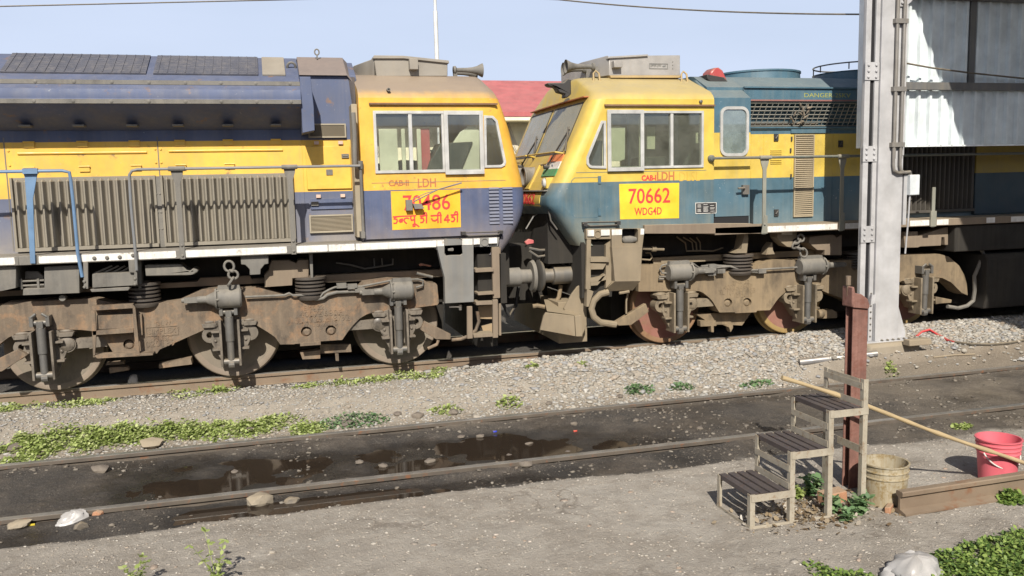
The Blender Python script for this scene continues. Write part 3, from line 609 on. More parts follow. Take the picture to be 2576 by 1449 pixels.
b = MB(); xq, zq = P(797, 131, .25); b.tube([(xq+.028*math.sin(t), .25, zq+.036*math.cos(t)) for t in np.linspace(0, 2*math.pi, 17)[:-1]], .009, 6, closed=True); b.cyl((xq, .25, zq-.09), (xq, .25, zq-.035), .009)
(ex, ez) = P(733, 169, .0); b.tube([(ex+.05*math.cos(t), -.02-.03*math.sin(t), ez+.05*math.sin(t)) for t in np.linspace(0, 2*math.pi, 17)[:-1]], .016, 6, closed=True); b.build('lifting_eye', M['dustgrey'], A)
# door ribs, hinges, seams, bolts
b = MB()
for c, y, x0_, x1_, v in (('a0', YH, 105, 1290, 768), ('a0', YH, 1495, 2400, 766)):
    (xa, za), (xb, zb_) = kp('a0', -.42, (x0_, v), (x1_, v)); b.tube([(xa, -.375, za), (xb, -.375, za)], .016, 6)
for c, pts in (('a0', [(230, 832), (715, 832), (1195, 832), (1610, 830), (2060, 828)]), ('a1', [(320, 826)])):
    for (x, z) in kp(c, -.33, *pts): b.box(x-.06, x+.06, -.42, -.26, 3.105, 3.125)
for y_, z_ in ((-.695, 3.36), (-.57, 3.585)):
    b.box(-4, xHe, y_-.004, y_+.03, z_-.024, z_+.024)
    for x in np.arange(-1.8, xHe, .39): b.lathe((x, y_, z_), (0, -1, 0), [(-.02, .02), (.008, .02), (.012, .01)], 8)
b.build('roof_edge_fittings', M['dustgrey'], A)
b = MB()
for c, a, e in (('a0', (160, 1150), (1330, 1136)), ('a0', (1530, 1133), (2560, 1110))):
    (xa, za), (xb, zb_) = kp(c, YH, a, e); b.tube([(xa, YH-.004, (za+zb_)/2), (xb, YH-.004, (za+zb_)/2)], .016, 8)
for c, pts in (('a0', [(265, 1070), (748, 1065), (1218, 1060), (1630, 1055), (2065, 1050), (268, 1300), (768, 1290), (1235, 1280), (1640, 1275), (2080, 1265)]), ('a1', [(325, 1045)])):
    for x, z in kp(c, YH, *pts): b.box(x-.055, x+.055, YH-.018, YH, z-.03, z+.03); b.cyl((x-.06, YH-.02, z+.03), (x+.06, YH-.02, z+.03), .010, n=8)
for x, z in kp('a0', YH, (1405, 1108), (1455, 1110), (1412, 1232), (1460, 1232), (75, 1125), (88, 1258)): b.bolt(x, YH, z, .014, .012)
b.build('hood_door', M['yel1'], A)
b = MB()
for xx in kp('a0', YH, (1422, 1000), (30, 1000)): b.box(xx[0]-.006, xx[0]+.006, YH-.004, YH, 1.70, 3.0)
b.build('panel_seam', M['dustgrey'], A)
# corrugated side radiators
def fins(root, x0, x1, z0, z1, pitch, mat):
    b = MB(); n = int(round((x1-x0)/pitch)); pts = []
    for i in range(n):
        a = x0+(x1-x0)*i/n; p_ = (x1-x0)/n; pts += [(a, -.165), (a+p_*.18, -.175), (a+p_*.45, -.245), (a+p_*.62, -.245), (a+p_*.9, -.175)]
    pts.append((x1, -.165)); m = len(pts); vs = [(x, y, z0) for x, y in pts]+[(x, y, z1) for x, y in pts]
    b.add(vs, [(i, i+1, m+i+1, m+i) for i in range(m-1)])
    for i in range(n):                                    # pointed fin ends
        k0 = 5*i; b.add([(pts[k0+1][0], -.175, z1), (pts[k0+2][0], -.245, z1), (pts[k0+3][0], -.245, z1), (pts[k0+4][0], -.175, z1), ((pts[k0+2][0]+pts[k0+3][0])/2, -.17, z1+.035)], [(0, 1, 4), (1, 2, 4), (2, 3, 4)])
    b.box(x0-.02, x1+.02, -.166, YH+.001, z0-.03, z1+.05); b.box(x0-.02, x1+.02, -.25, YH, z0-.045, z0-.004)
    for x in (x0-.014, x1+.014): b.box(x-.012, x+.012, -.21, YH, z0-.03, z1+.05)
    return b.build('side_radiator', mat, root, smooth=20)
zr0, zr1 = 1.735, 2.49
fins(A, P(41, 540, YH)[0], P(391, 520, YH)[0], zr0, zr1, .0865, M['radiator']); fins(A, P(415, 520, YH)[0], P(735, 520, YH)[0], zr0, zr1, .0865, M['radiator'])
b = MB(); (xa, _), (xb, _) = PP([(393, 560), (415, 560)], YH); b.box(xa+.004, xb-.004, -.19, YH, 1.68, 2.53)
for z in (1.9, 2.1, 2.32): b.bolt(xa+.03, -.19, z, .012, .01); b.bolt(xb-.03, -.19, z, .012, .01)
b.build('radiator_post', M['dustgrey'], A)
# doors beside the cab
b = MB(); (xa, za), (xb, zb_) = kp('a1', YH, (590, 1085), (1010, 1440)); b.box(xa, xb, YH-.025, YH, 2.33, za); b.build('service_door', M['yel1'], A, bevel=.006)
b = MB(); b.box(xa+.03, xb, YH-.02, YH, P(860, 525, YH)[1], P(860, 498, YH)[1]); b.build('lower_service_door', M['blue1'], A, bevel=.006)
def vent(root, c, p0, p1, y, mat, n=14, name='vent_grille'):
    (xa, za), (xb, zb_) = kp(c, y, p0, p1); b = MB(); rr_frame(b, [(xa, zb_), (xb, zb_), (xb, za), (xa, za)], .018, y-.03, y); h = (za-zb_)/n
    for i in range(n): b.hexa([(xa+.01, y-.024, zb_+h*i), (xb-.01, y-.024, zb_+h*i), (xb-.01, y-.002, zb_+h*(i+.7)), (xa+.01, y-.002, zb_+h*(i+.7)), (xa+.01, y-.024, zb_+h*(i+.15)), (xb-.01, y-.024, zb_+h*(i+.15)), (xb-.01, y-.002, zb_+h*(i+.85)), (xa+.01, y-.002, zb_+h*(i+.85))])
    return b.build(name, mat, root)
ventpaint = grimy('dusty_vent_slats', (.33, .30, .235), .8, dust=.4, streak=.1)
vent(A, 'a1', (615, 880), (962, 1005), YH-.012, ventpaint); vent(A, 'b1', (625, 500), (1025, 648), YH-.012, ventpaint)
b = MB()
for x, z in kp('b1', YH-.02, (710, 328), (930, 322), (690, 1050-503*2.415/2.415+0)): pass
for c, pts in (('b1', [(710, 328), (930, 322)]), ('a1', [(692, 1052), (910, 1050)])):
    for x, z in kp(c, YH-.03, *pts): b.box(x-.028, x+.028, YH-.045, YH-.02, z-.02, z+.02)
b.build('door_reflector', grimy('pale_pink_reflector', (.60, .42, .34), .5, dust=.1), A)
b = MB()
for c, pts in (('a1', [(952, 1170)]), ('b1', [(678, 395)])):
    for x, z in kp(c, YH-.03, *pts): rr_frame(b, [(x-.045, z-.025), (x+.045, z-.025), (x+.045, z+.025), (x-.045, z+.025)], .012, YH-.045, YH-.02); b.cyl((x-.03, YH-.04, z), (x+.03, YH-.04, z), .01, n=8)
x, z = kp('a1', YH-.03, (810, 1318))[0]; b.box(x-.04, x+.04, YH-.035, YH-.02, z-.035, z+.035); b.build('door_latch', M['dustgrey'], A)
# side markings
text_part(A, 'LDH', 'lettering', M['browntext'], 'h', YS, (925, 165), (1312, 342), .02)
text_part(A, 'CAB-II', 'lettering', M['browntext'], 'h', YS, (318, 200), (742, 318), .03)
b = MB(); b.prism(kp('b1', YS, (1365, 283), (1993, 266), (2000, 608), (1380, 634)), YS-.004, YS); npA = b.build('number_panel', M['plate'], A)
b = MB().text('70486', *[kp('h', YS, (612, 500))[0][0], kp('h', YS, (1598, 500))[0][0]], kp('h', YS, (1100, 830))[0][1], kp('h', YS, (1100, 500))[0][1], YS-.0045, .0012, .008)
hs = lambda *p: kp('h', YS-.005, *p); w0 = .0165; y0h, y1h = YS-.0062, YS-.0042
for st in ([(415, 966), (600, 952), (885, 941)], [(495, 962), (445, 985), (435, 1010), (490, 1015), (503, 1050), (478, 1098), (428, 1100)], [(612, 1008), (560, 1020), (540, 1050), (562, 1078), (600, 1068), (608, 1030), (570, 1050)],
           [(738, 1000), (705, 988), (655, 1000), (638, 1035), (655, 1070), (692, 1102)], [(785, 950), (778, 995), (798, 1035), (858, 1022)], [(858, 945), (865, 1105)], [(865, 1105), (830, 1125), (832, 1160), (868, 1158), (868, 1120)], [(872, 1112), (910, 1135), (952, 1166)]):
    b.ribbon(hs(*st), w0, y0h, y1h)
for dx, dy in ((0, 0), (645, -22)):
    for st in ([(978, 945), (1124, 932)], [(1052, 942), (1002, 968), (994, 992), (1042, 998), (1055, 1035), (1030, 1080), (988, 1080)], [(1112, 932), (1110, 1088)], [(1112, 932), (1108, 885), (1075, 875), (1052, 905), (1060, 935)]): b.ribbon(hs(*[(x+dx, y+dy) for x, y in st]), w0, y0h-.0002, y1h)
for st in ([(1205, 940), (1420, 928)], [(1345, 935), (1350, 1080)], [(1348, 1000), (1290, 1045), (1240, 1040), (1215, 1000)], [(1408, 930), (1410, 1080)], [(1408, 930), (1400, 880), (1370, 868), (1345, 900), (1350, 930)], [(1555, 925), (1485, 1030), (1592, 1025)], [(1557, 925), (1557, 1072)]): b.ribbon(hs(*st), w0, y0h-.0001, y1h)
b.build('number_lettering', M['redtext'], npA)
b = MB(); pv = lambda x, y_, yy_: (kp('h', yy_, (x, y_))[0][0], yy_, kp('h', yy_, (x, y_))[0][1])
(xa, za), (xb, zb_) = kp('h', YS-.06, (680, 610), (820, 830)); b.box(xa, xb, YS-.07, YS-.006, zb_, za); b.prism(kp('h', YS-.06, (820, 690), (990, 690), (1060, 790), (860, 800)), YS-.10, YS-.03)
b.tube([pv(840, 650, YS-.10), pv(1350, 395, YS-.14), pv(1845, 250, YS-.12)], .009, 6); b.tube([pv(820, 600, YS-.12), pv(1100, 470, YS-.13), pv(1845, 262, YS-.13)], .006, 6); b.build('mirror_arm', M['dustgrey'], A)
# nose louvre and hatch outline
b = MB(); pz = kp('b1', YS, (2210, 200), (2400, 200), (2400, 600), (2225, 602)); xl0, xl1 = pz[0][0]+.03, pz[1][0]-.0
for j in range(11):
    z = kp('b1', YS, (2300, 258))[0][1]+(kp('b1', YS, (2300, 570))[0][1]-kp('b1', YS, (2300, 258))[0][1])*j/10
    for (ua, ub) in (((2255, 0), (2345, 0)), ((2378, 0), (2468, 0))):
        a = kp('b1', YS, (ua[0], 400))[0][0]; e = kp('b1', YS, (ub[0], 400))[0][0]; b.hexa([(a, YS-.001, z-.012), (e, YS-.001, z-.012), (e, YS+.0, z+.014), (a, YS+.0, z+.014), (a, YS-.018, z-.012), (e, YS-.018, z-.012), (e, YS-.002, z+.014), (a, YS-.002, z+.014)])
b.build('nose_louvre', M['blue1'], A)
b = MB(); z_ = P(1200, 455, YS)[1]; b.box(P(915, 0, YS)[0], 5.5, YS-.003, YS, z_-.003, z_+.003); b.build('panel_seam', M['dustgrey'], A)
# walkway sill, stripes, handrails
b = MB(); b.box(-4.5, P(46, 650, YF)[0], YF, mir(YF), 1.565, 1.67); b.box(P(46, 650, YF)[0], 5.25, YF, mir(YF), 1.565, 1.67); b.build('walkway_sill', M['dustgrey'], A, bevel=.006)
b = MB(); sx = lambda c, x: kp(c, YF, (x, 850 if c == 'b0' else 790))[0][0]
for xa, xb in ((-3., sx('b0', 130)), (sx('b0', 345), sx('b0', 1595)), (sx('b0', 1675), sx('b1', 425)), (sx('b1', 495), sx('b1', 795)), (sx('b1', 800), sx('b1', 1040)), (sx('b1', 1046), sx('b1', 1783))): b.prism([(xa+.01, 1.578), (xb-.01, 1.578), (xb, 1.59), (xb-.004, 1.658), (xa+.004, 1.658), (xa, 1.59)], YF-.004, YF)
b.build('white_stripe', M['white'], A)
b = MB()
for x, z in kp('b0', YF, (855, 888), (970, 884), (1085, 878), (1205, 862)): b.nxt(); b.bolt(x, YF-.004, z, .022, .02)
b.build('sill_bolts', M['dustgrey'], A)
YR = -.72
def p3d(u, v, y): x, z = P(u, v, y); return (x, y, z)
zt = 2.60
b = MB(); e = kp('b0', YR, (610, 110), (640, 165), (665, 400), (705, 850), (742, 1062)); b.tube([(-4, YR, zt), (e[0][0]-.05, YR, zt), (e[0][0]+.02, YR, zt-.02), (e[1][0], YR, e[1][1]-.03), *[(x, YR, z) for x, z in e[2:4]], (e[4][0], YR+.02, e[4][1])], .019, 10)
pA = [(58, 433), (95, 433), (92, 447), (83, 500), (89, 663), (76, 663), (66, 500), (62, 447)]; b.prism(PP(pA, YR+.012), YR+.012, YR+.03); b.box(P(58, 435, YR)[0], P(96, 435, YR)[0], YR-.028, YR+.03, zt-.03, zt+.03)
hr = b.build('handrail', M['railblue'], A, bevel=.002); hr['label'] = 'blue handrail'
b = MB(); e = kp('b0', YR, (1238, 1000), (1228, 850), (1185, 400), (1175, 180)); b.tube([*[(x, YR, z) for x, z in e[:3]], (e[3][0], YR, zt-.06), (e[3][0]+.03, YR, zt-.015), (e[3][0]+.09, YR, zt), (P(905, 423, YS-.05)[0], YR, zt)], .017, 10)
b.build('handrail', M['railgrey'], A)
b = MB()
for (u0, u1, ub) in ((428, 462, 453), (712, 746, 733)):
    xt0, xt1, xb_ = P(u0, 440, YR)[0], P(u1, 440, YR)[0], P(ub, 640, YR)[0]; xm = (xt0+xt1)/2; b.prism([(xm-.07, zt), (xm+.07, zt), (xm+.06, zt-.07), (xm+.028, zt-.17), (xm+.028, 1.56), (xm-.028, 1.56), (xm-.028, zt-.17), (xm-.06, zt-.07)], YR+.012, YR+.03); b.cyl((xm-.09, YR, zt), (xm+.09, YR, zt), .028, n=10); b.bolt(xm, YR+.012, 1.60, .016); b.bolt(xm, YR+.012, 1.72, .016)
xc = P(907, 420, YS-.05)[0]; b.cyl((xc, YR+.05, 1.74), (xc, YR+.05, 2.62), .02); b.cyl((xc, YR+.05, 2.56), (xc, YR+.05, 2.66), .032); b.box(xc-.03, xc+.02, YR+.03, YH, 1.72, 1.80); b.tube([p3d(888, 283, YS), (xc-.05, YS, 3.0), (xc-.06, YS, 2.75), p3d(893, 420, YS)], .03, 8)
b.build('handrail_post', M['dustgrey'], A, bevel=.002)
# under-sill boxes
g = M['dustgrey']
pp(A, 'equipment_box', g, -.62, .8, k('b0', (-900, 965), (145, 962), (147, 1158), (0, 1190), (-900, 1190)))
pp(A, 'equipment_box', g, -.58, .6, k('b0', (400, 968), (715, 952), (722, 1205), (205, 1226), (210, 1166), (402, 1162)))
b = MB()
for v in (1100, 1140): (xa, za), (xb, zb_) = kp('b0', -.5, (190, v), (400, v-10)); b.tube([(xa, -.5, za), (xb, -.5, zb_)], .012)
for u in (190, 345): (xa, za), (xb, zb_) = kp('b0', -.5, (u, 1075), (u, 1170)); b.box(xa-.012, xa+.012, -.52, -.48, zb_, za)
(xa, za), (xb, zb_) = kp('b0', -.45, (230, 1010), (385, 1060)); b.prism(kp('b0', -.45, (228, 1075), (230, 1008), (340, 1010), (390, 1050), (395, 1080)), -.45, -.40); b.build('step_bracket', g, A)
b = MB(); b.prism(kp('b0', -.66, (835, 1035), (1215, 1018), (1215, 1135), (836, 1157)), -.66, -.3); b.prism(kp('b0', -.68, (815, 1172), (1160, 1152), (1175, 1160), (1160, 1182), (830, 1196)), -.68, -.25); b.prism(kp('b0', -.70, (752, 925), (795, 925), (797, 1168), (760, 1166)), -.70, -.64); b.prism(kp('b0', -.70, (1162, 912), (1240, 905), (1243, 1135), (1205, 1138), (1215, 1020), (1170, 1020)), -.70, -.64)
for x, z in kp('b0', -.70, (763, 1100), (765, 1150), (1222, 1075), (1222, 1125)): b.bolt(x, -.70, z, .018)
for i in range(4): (xa, za), (xb, zb_) = kp('b0', -.5, (840+75*i, 1035), (1010+60*i, 960)); b.tube([(xa, -.5, za), (xb, -.45, zb_)], .012)
b.build('battery_tray', g, A, bevel=.004)
pp(A, 'air_tank', g, -.55, .35, k('b0', (1310, 950), (1640, 945), (1690, 995), (1720, 1005), (1750, 980), (1790, 995), (1795, 1010), (1760, 1035), (1690, 1047), (1320, 1052)), .03)
pp(A, 'sill_bracket', g, -.62, .2, k('b1', (5, 866), (256, 860), (258, 940), (224, 946), (187, 990), (185, 1036), (88, 1041), (88, 990), (48, 950), (10, 946)))
pp(A, 'equipment_panel', M['underbrown'], -.42, .3, k('b1', (285, 910), (450, 908), (510, 935), (525, 908), (622, 905), (622, 1060), (475, 1072), (475, 1135), (222, 1152), (220, 1042), (262, 1000), (262, 970)))
b = MB(); b.prism(kp('b1', -.45, (625, 845), (655, 845), (660, 1060), (690, 1070), (640, 1072)), -.5, -.3); b.prism(kp('b0', -.45, (1245, 905), (1285, 900), (1285, 1155), (1262, 1160)), -.5, -.3); b.build('spring_rib', g, A)
b = MB(); b.box(3.0, 5.05, -.18, -.1, P(900, 706, -.15)[1], P(900, 690, -.15)[1]); b.prism(kp('b0', -.2, (1760, 1135), (1810, 1070), (2260, 1050), (2300, 1105), (2200, 1110), (1980, 1130)), -.2, -.1); b.box(-2, 5, -.19, .1, 1.18, 1.24); b.build('underframe_beam', M['underbrown'], A)
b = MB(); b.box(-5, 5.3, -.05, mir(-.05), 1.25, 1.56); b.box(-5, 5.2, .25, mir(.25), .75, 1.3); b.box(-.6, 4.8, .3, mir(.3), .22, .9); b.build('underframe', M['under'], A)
b = MB(); b.tube([p3d(x, y, -.1) for x, y in k('b1', (870, 930), (1000, 950), (1130, 985), (1220, 972), (1330, 955), (1385, 945), (1385, 895))], .012)
for u in (1218, 1290): b.tube([p3d(*k('b1', (u, 970))[0], -.1), p3d(*k('b1', (u-5, 890))[0], -.1)], .009)
b.tube([p3d(*k('b1', q_)[0], -.35) for q_ in ((1600, 1025), (1745, 1060))], .02); b.build('brake_pipe', M['steel'], A)
pp(A, 'red_valve_handle', grimy('rusty_red_valve', (.45, .16, .10), .6), -.3, .03, k('b1', (1620, 945), (1640, 935), (1735, 955), (1725, 968), (1660, 955), (1630, 962)), .004)
link_chain(A, 'b0', -.62, [(2065, 925), (2085, 1000), (2115, 1010), (2110, 1070), (2070, 1130)], g)
# bogie
fr = [(-150, 900), (-150, 800), (-60, 775), (0, 770), (14, 762), (231, 751), (287, 763), (333, 764.6), (419, 762), (450, 757), (506, 730), (548, 725), (607, 726), (650, 723), (715, 743), (736, 744), (805, 740), (895, 735), (915, 710), (976, 700), (1069, 706), (1074, 712), (1097, 713), (1100, 718), (1104, 762), (1100, 767), (1026, 777), (992, 781), (940, 785), (922, 791), (905, 801), (888, 818), (874, 836), (861, 855), (807, 858.5), (806, 862), (742, 865), (741, 866), (705, 866.5), (692, 848), (673, 835), (632, 810), (619, 806), (590, 804), (561, 807), (527, 824), (402, 879), (395, 889), (384, 890), (290, 893), (285, 888), (266, 856), (250, 843), (231, 833), (206, 830), (180, 829), (148, 829), (99, 830), (60, 834), (46, 837), (21, 849), (0, 865), (-30, 890), (-60, 905)]
def arch_smooth(o): return o
YBG = -.40
b = MB(); b.prism(PP(fr, YBG), YBG, -.12, [[P(u, v, YBG) for u, v in k('w2', *[(1768+66*math.cos(t), 785-62*math.sin(t)) for t in np.linspace(0, 2*math.pi, 17)[:-1]])], kp('w3', YBG, *[(132+66*math.cos(t), 932-62*math.sin(t)) for t in np.linspace(0, 2*math.pi, 17)[:-1]]), kp('w1', YBG, *[(1400+62*math.cos(t), 845-56*math.sin(t)) for t in np.linspace(0, 2*math.pi, 17)[:-1]])])
for c, u, v in (('w2', 1768, 785), ('w3', 132, 932), ('w1', 1400, 845)):
    x, z = kp(c, YBG, (u, v))[0]; b.lathe((x+.005, YBG+.06, z-.015), (0, -1, 0), [(-.1, .07), (0, .065), (.03, .045), (.045, .03)], 14)
emboss(b, 'w2', YBG, [('EMS 22', (1735, 465), (1980, 518)), ('40074680F', (1680, 535), (2200, 590)), ('SL 1725 H 8792', (1625, 600), (2290, 655)), ('07 10 2015', (1705, 660), (2150, 712))])
emboss(b, 'w1', YBG, [('DLW', (1690, 592), (1860, 642)), ('SIMPLEX', (1605, 672), (1915, 722)), ('HTSC', (1670, 750), (1875, 800)), ('7020189', (1525, 806), (1905, 862))])
(xa, za), (xb, zb_) = kp('w1', YBG, (1580, 655), (1940, 738)); rr_frame(b, [(xa, zb_), (xb, zb_), (xb, za), (xa, za)], .012, YBG-.008, YBG+.001)
b.box(*[P(806, 860, YBG)[0]-.25, P(806, 860, YBG)[0]+.0], YBG-.05, YBG, P(800, 866, YBG)[1], P(800, 859, YBG)[1])
bogA = b.build('bogie_frame', M['bogie1'], A, smooth=30, bevel=.012)
for x in (0., 2.05, 4.10): wheel(bogA, x, [M['wheel'], M['wheelrim']])
axlebox(bogA, -.03, M['axle1'], M['steel'], 1); axlebox(bogA, 2.02, M['axle1'], M['steel'], 1, rod=False); axlebox(bogA, 4.07, M['axle1'], M['steel'], -1)
brake_cyl(bogA, None, -.52, (546, 752), (608, 748), -1, M['dustgrey'], M['steel']); brake_cyl(bogA, None, -.52, (985, 732), (1038, 729), -1, M['dustgrey'], M['steel'])
spring(bogA, 321, 406, 718, 762, -.32, M['springdark']); spring(bogA, 741, 820, 703, 744, -.32, M['springdark'])
b = MB(); b.tube([p3d(x, y, YBG-.06) for x, y in k('w2', (1030, 365), (1500, 345), (1560, 320), (1600, 345), (1750, 345), (1932, 370))]+[p3d(x, y, YBG-.06) for x, y in k('w3', (40, 480), (110, 440), (180, 410), (500, 400), (850, 330), (1180, 312), (1245, 330), (1240, 385), (1160, 412))], .014, 8)
b.tube([p3d(x, y, YBG-.05) for x, y in k('w3', (-60, 560), (40, 540), (90, 500), (200, 470), (420, 460))], .02, 8)
for (u, v) in ((260, 390), (390, 400), (480, 440)): x, z = kp('w3', YBG-.07, (u, v))[0]; b.box(x-.06, x+.06, YBG-.10, YBG-.01, z-.03, z+.03)
x, z = kp('w1', YBG-.08, (680, 340))[0]; b.cyl((x, YBG-.10, z), (x, YBG, z), .035); b.build('brake_pipe', M['dustgrey'], bogA)
b = MB(); fa_ = lambda *p_: kp('w1', YBG-.16, *p_)
b.prism(fa_((1000, 430), (1445, 405), (1445, 450), (1005, 478)), YBG-.16, YBG); b.prism(fa_((990, 478), (1030, 475), (1048, 700), (1030, 985), (1012, 985)), YBG-.16, YBG-.13); b.prism(fa_((1003, 700), (1450, 668), (1450, 715), (1010, 745)), YBG-.16, YBG-.02)
b.prism(fa_((1012, 965), (1430, 940), (1665, 942), (1660, 962), (1500, 972), (1060, 998)), YBG-.16, YBG); b.prism(fa_((1440, 405), (1470, 440), (1520, 960), (1480, 965), (1455, 700)), YBG-.165, YBG-.13); b.prism(fa_((1040, 540), (1455, 525), (1455, 670), (1045, 690)), YBG-.10, YBG-.05)
b.prism(kp('w1', YBG-.05, (1495, 520), (1540, 515), (1552, 740), (1510, 755)), YBG-.06, YBG); b.build('slack_adjuster_guard', M['bogie1'], bogA, bevel=.004)
pp(bogA, 'guard_iron', M['bogie1'], -.5, .08, k('w3', (1265, 820), (1580, 975), (1580, 1040), (1400, 1038), (1215, 925)))
pp(bogA, 'guard_iron', M['bogie1'], -.5, .08, k('w1', (-60, 1020), (190, 900), (300, 960), (20, 1140), (-60, 1150)))
b = MB(); b.prism(kp('w1', -.2, (1155, 1060), (1165, 1040), (1350, 1020), (1360, 1050), (1160, 1062)), -.25, -.15); b.prism(kp('w1', -.2, (1195, 1090), (1270, 1085), (1395, 1085), (1410, 1115), (1200, 1150)), -.25, -.15); b.prism(kp('w2', -.2, (0, 1160), (380, 1095), (395, 1160), (150, 1190), (0, 1210)), -.3, -.1); b.prism(kp('w2', -.2, (1690, 1030), (1932, 1000), (1932, 1100), (1720, 1110)), -.25, -.1); b.prism(kp('w3', -.2, (180, 1205), (220, 1205), (225, 1290), (188, 1290)), -.25, -.2); b.prism(kp('w3', -.2, (0, 1100), (370, 1100), (380, 1190), (0, 1210)), -.2, -.1); b.build('brake_rigging', M['bogie1'], bogA)
# sand box, steps, hose
hole = k('b1', (1862, 716), (1995, 712), (2010, 725), (2012, 845), (1998, 860), (1866, 860), (1850, 845), (1848, 730))
sbox = pp(A, 'sand_box', M['greyplate'], -.74, .10, k('b1', (1783, 775), (2115, 758), (2119, 1286), (1858, 1300), (1852, 1060), (1830, 980)), .006, [hole])
b = MB(); b.prism(kp('b1', -.70, (1783, 730), (1848, 727), (1848, 800), (1783, 812)), -.70, -.5).nxt(); b.prism(kp('b1', -.70, (2014, 716), (2350, 700), (2335, 782), (2014, 790)), -.70, -.5); b.build('step_frame_top', M['greyplate'], A)
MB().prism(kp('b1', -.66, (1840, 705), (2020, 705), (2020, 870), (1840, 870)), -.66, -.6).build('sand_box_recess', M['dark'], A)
b = MB(); x, z = kp('b1', -.69, (1918, 808))[0]; b.lathe((x-.12, -.69, z), (1, 0, 0), [(0, .02), (.03, .05), (.12, .055), (.2, .035), (.24, .012)], 12); b.build('sand_box_lid', M['dustgrey'], sbox)
b = MB()
for pts in (((1785, 728), (1850, 726), (1848, 780), (1785, 783)), ((2013, 716), (2105, 713), (2106, 768), (2013, 770)), ((2116, 712), (2172, 709), (2172, 762), (2116, 766)), ((2254, 705), (2328, 702), (2328, 754), (2254, 757))): b.prism(kp('b1', -.745, *pts), -.745, -.70)
b.build('white_stripe', M['white'], A)
b = MB(); x, z = kp('b1', -.70, (2215, 742))[0]; b.prism(circ(x, z, .055), -.712, -.70, [circ(x, z, .04)]); b.build('jacking_eye', M['greyplate'], A)
b = MB(); b.tube([p3d(x, y, -.70) for x, y in k('b1', (2015, 662), (2040, 675), (2070, 690), (2340, 675), (2360, 655))], .01); b.tube([p3d(x, y, -.70) for x, y in k('b1', (2015, 660), (2360, 650))], .008)
for q_ in ((2020, 662), (2358, 652)): x, z = kp('b1', -.66, q_)[0]; b.box(x-.025, x+.025, -.71, YS, z-.02, z+.02)
b.build('grab_handle', M['black'], A)
b = MB(); G_ = lambda y, *p_: b.prism(kp('g', y, *p_), y, y+.05)
G_(-.70, (540, 255), (632, 250), (645, 880), (560, 890)); G_(-.60, (625, 255), (650, 255), (660, 1345), (630, 1345)); G_(-.76, (555, 905), (615, 900), (618, 1372), (558, 1375)); G_(-.76, (238, 990), (300, 985), (305, 1382), (240, 1386))
for p_ in (((330, 520), (555, 508), (555, 550), (330, 562)), ((360, 815), (560, 800), (560, 830), (362, 842)), ((335, 925), (555, 915), (558, 955), (340, 965)), ((305, 1325), (560, 1310), (562, 1350), (310, 1365))): xq = kp('g', -.70, *p_); b.prism(xq, -.74, -.50)
stp = b.build('boarding_steps', M['underbrown'], A, bevel=.004)
b = MB(); b.prism(kp('g', -.5, (360, 570), (545, 560), (545, 700), (520, 712), (368, 732)), -.5, -.47); b.prism(kp('g', -.5, (375, 985), (470, 970), (545, 960), (545, 1140), (490, 1140), (400, 1135)), -.5, -.47); b.prism(kp('g', -.5, (415, 1230), (545, 1195), (545, 1312), (440, 1312)), -.5, -.47); b.build('step_back_plate', grimy('tan_dust_plate', (.32, .22, .12), .8, dust=.4), stp)
b = MB(); b.tube([p3d(x, y, -.62) for x, y in k('w3', (1590, 1045), (1700, 1035), (1790, 1000), (1880, 930), (1920, 820), (1900, 700))], .022, 8); b.tube([p3d(x, y, -.6) for x, y in k('w3', (1300, 1150), (1410, 1100), (1430, 1050))], .02, 8); b.build('air_hose', M['bogie1'], A)
b = MB(); b.tube([p3d(x, y, -.66) for x, y in k('b1', (1895, 1330), (1960, 1330), (2005, 1335))], .012); x, z = kp('b1', -.66, (1995, 1338))[0]; b.lathe((x, -.66, z-.03), (0, 0, 1), [(0, .02), (.05, .02), (.06, .03), (.08, .01)], 8); b.build('drain_cock', M['steel'], A)
# coupler and buffer
def buffer(root, c, y, xa, xb, xh, sg, zc, mat):
    b = MB(); b.lathe((xa, y, zc), (sg, 0, 0), [(0, .16), (.03, .16), (.032, .125), (abs(xb-xa), .13), (abs(xb-xa)+.01, .10), (abs(xh-xa)-.05, .095), (abs(xh-xa)-.05, .20), (abs(xh-xa)-.01, .225), (abs(xh-xa), .19)], 30); b.box(min(xa, xa+sg*.15), max(xa, xa+sg*.15), y-.03, y+.03, zc+.1, zc+.2); return b.build('buffer', mat, root)
zb_a = kp('g', -.12, (870, 620))[0][1]
for yb in (-.12, mir(-.12)): buffer(A, 'g', yb, 5.42, kp('g', -.12, (880, 620))[0][0], kp('g', -.12, (1060, 600))[0][0], 1, zb_a, M['dustgrey'])
b = MB(); b.box(5.2, 5.62, -.25, mir(-.25), 1.0, 1.80).nxt(); b.box(5.1, 5.48, YS+.02, mir(YS)-.02, .80, 1.45); b.box(5.15, 5.42, -.3, mir(-.3), .18, .80); b.box(5.3, 5.85, YC-.12, YC+.12, .85, 1.12); b.build('headstock', M['under'], A)  # first block is a near-black filler that darkens the gap at the nose
b = MB(); b.tube([(5.5, .2, 1.0), (5.62, .15, .7), (5.72, .2, .5), (5.85, .3, .62), (5.9, .3, .9)], .025); b.tube([(5.5, 1.2, 1.0), (5.65, 1.1, .6), (5.8, 1.1, .5), (5.95, 1.2, .8)], .025); b.build('jumper_hose', M['black'], A)
pp(A, 'brake_hose_cock', M['redpanel'], .1, .06, k('g', (950, 190), (1000, 150), (1060, 165), (1065, 205), (1010, 215), (970, 225)), .01)

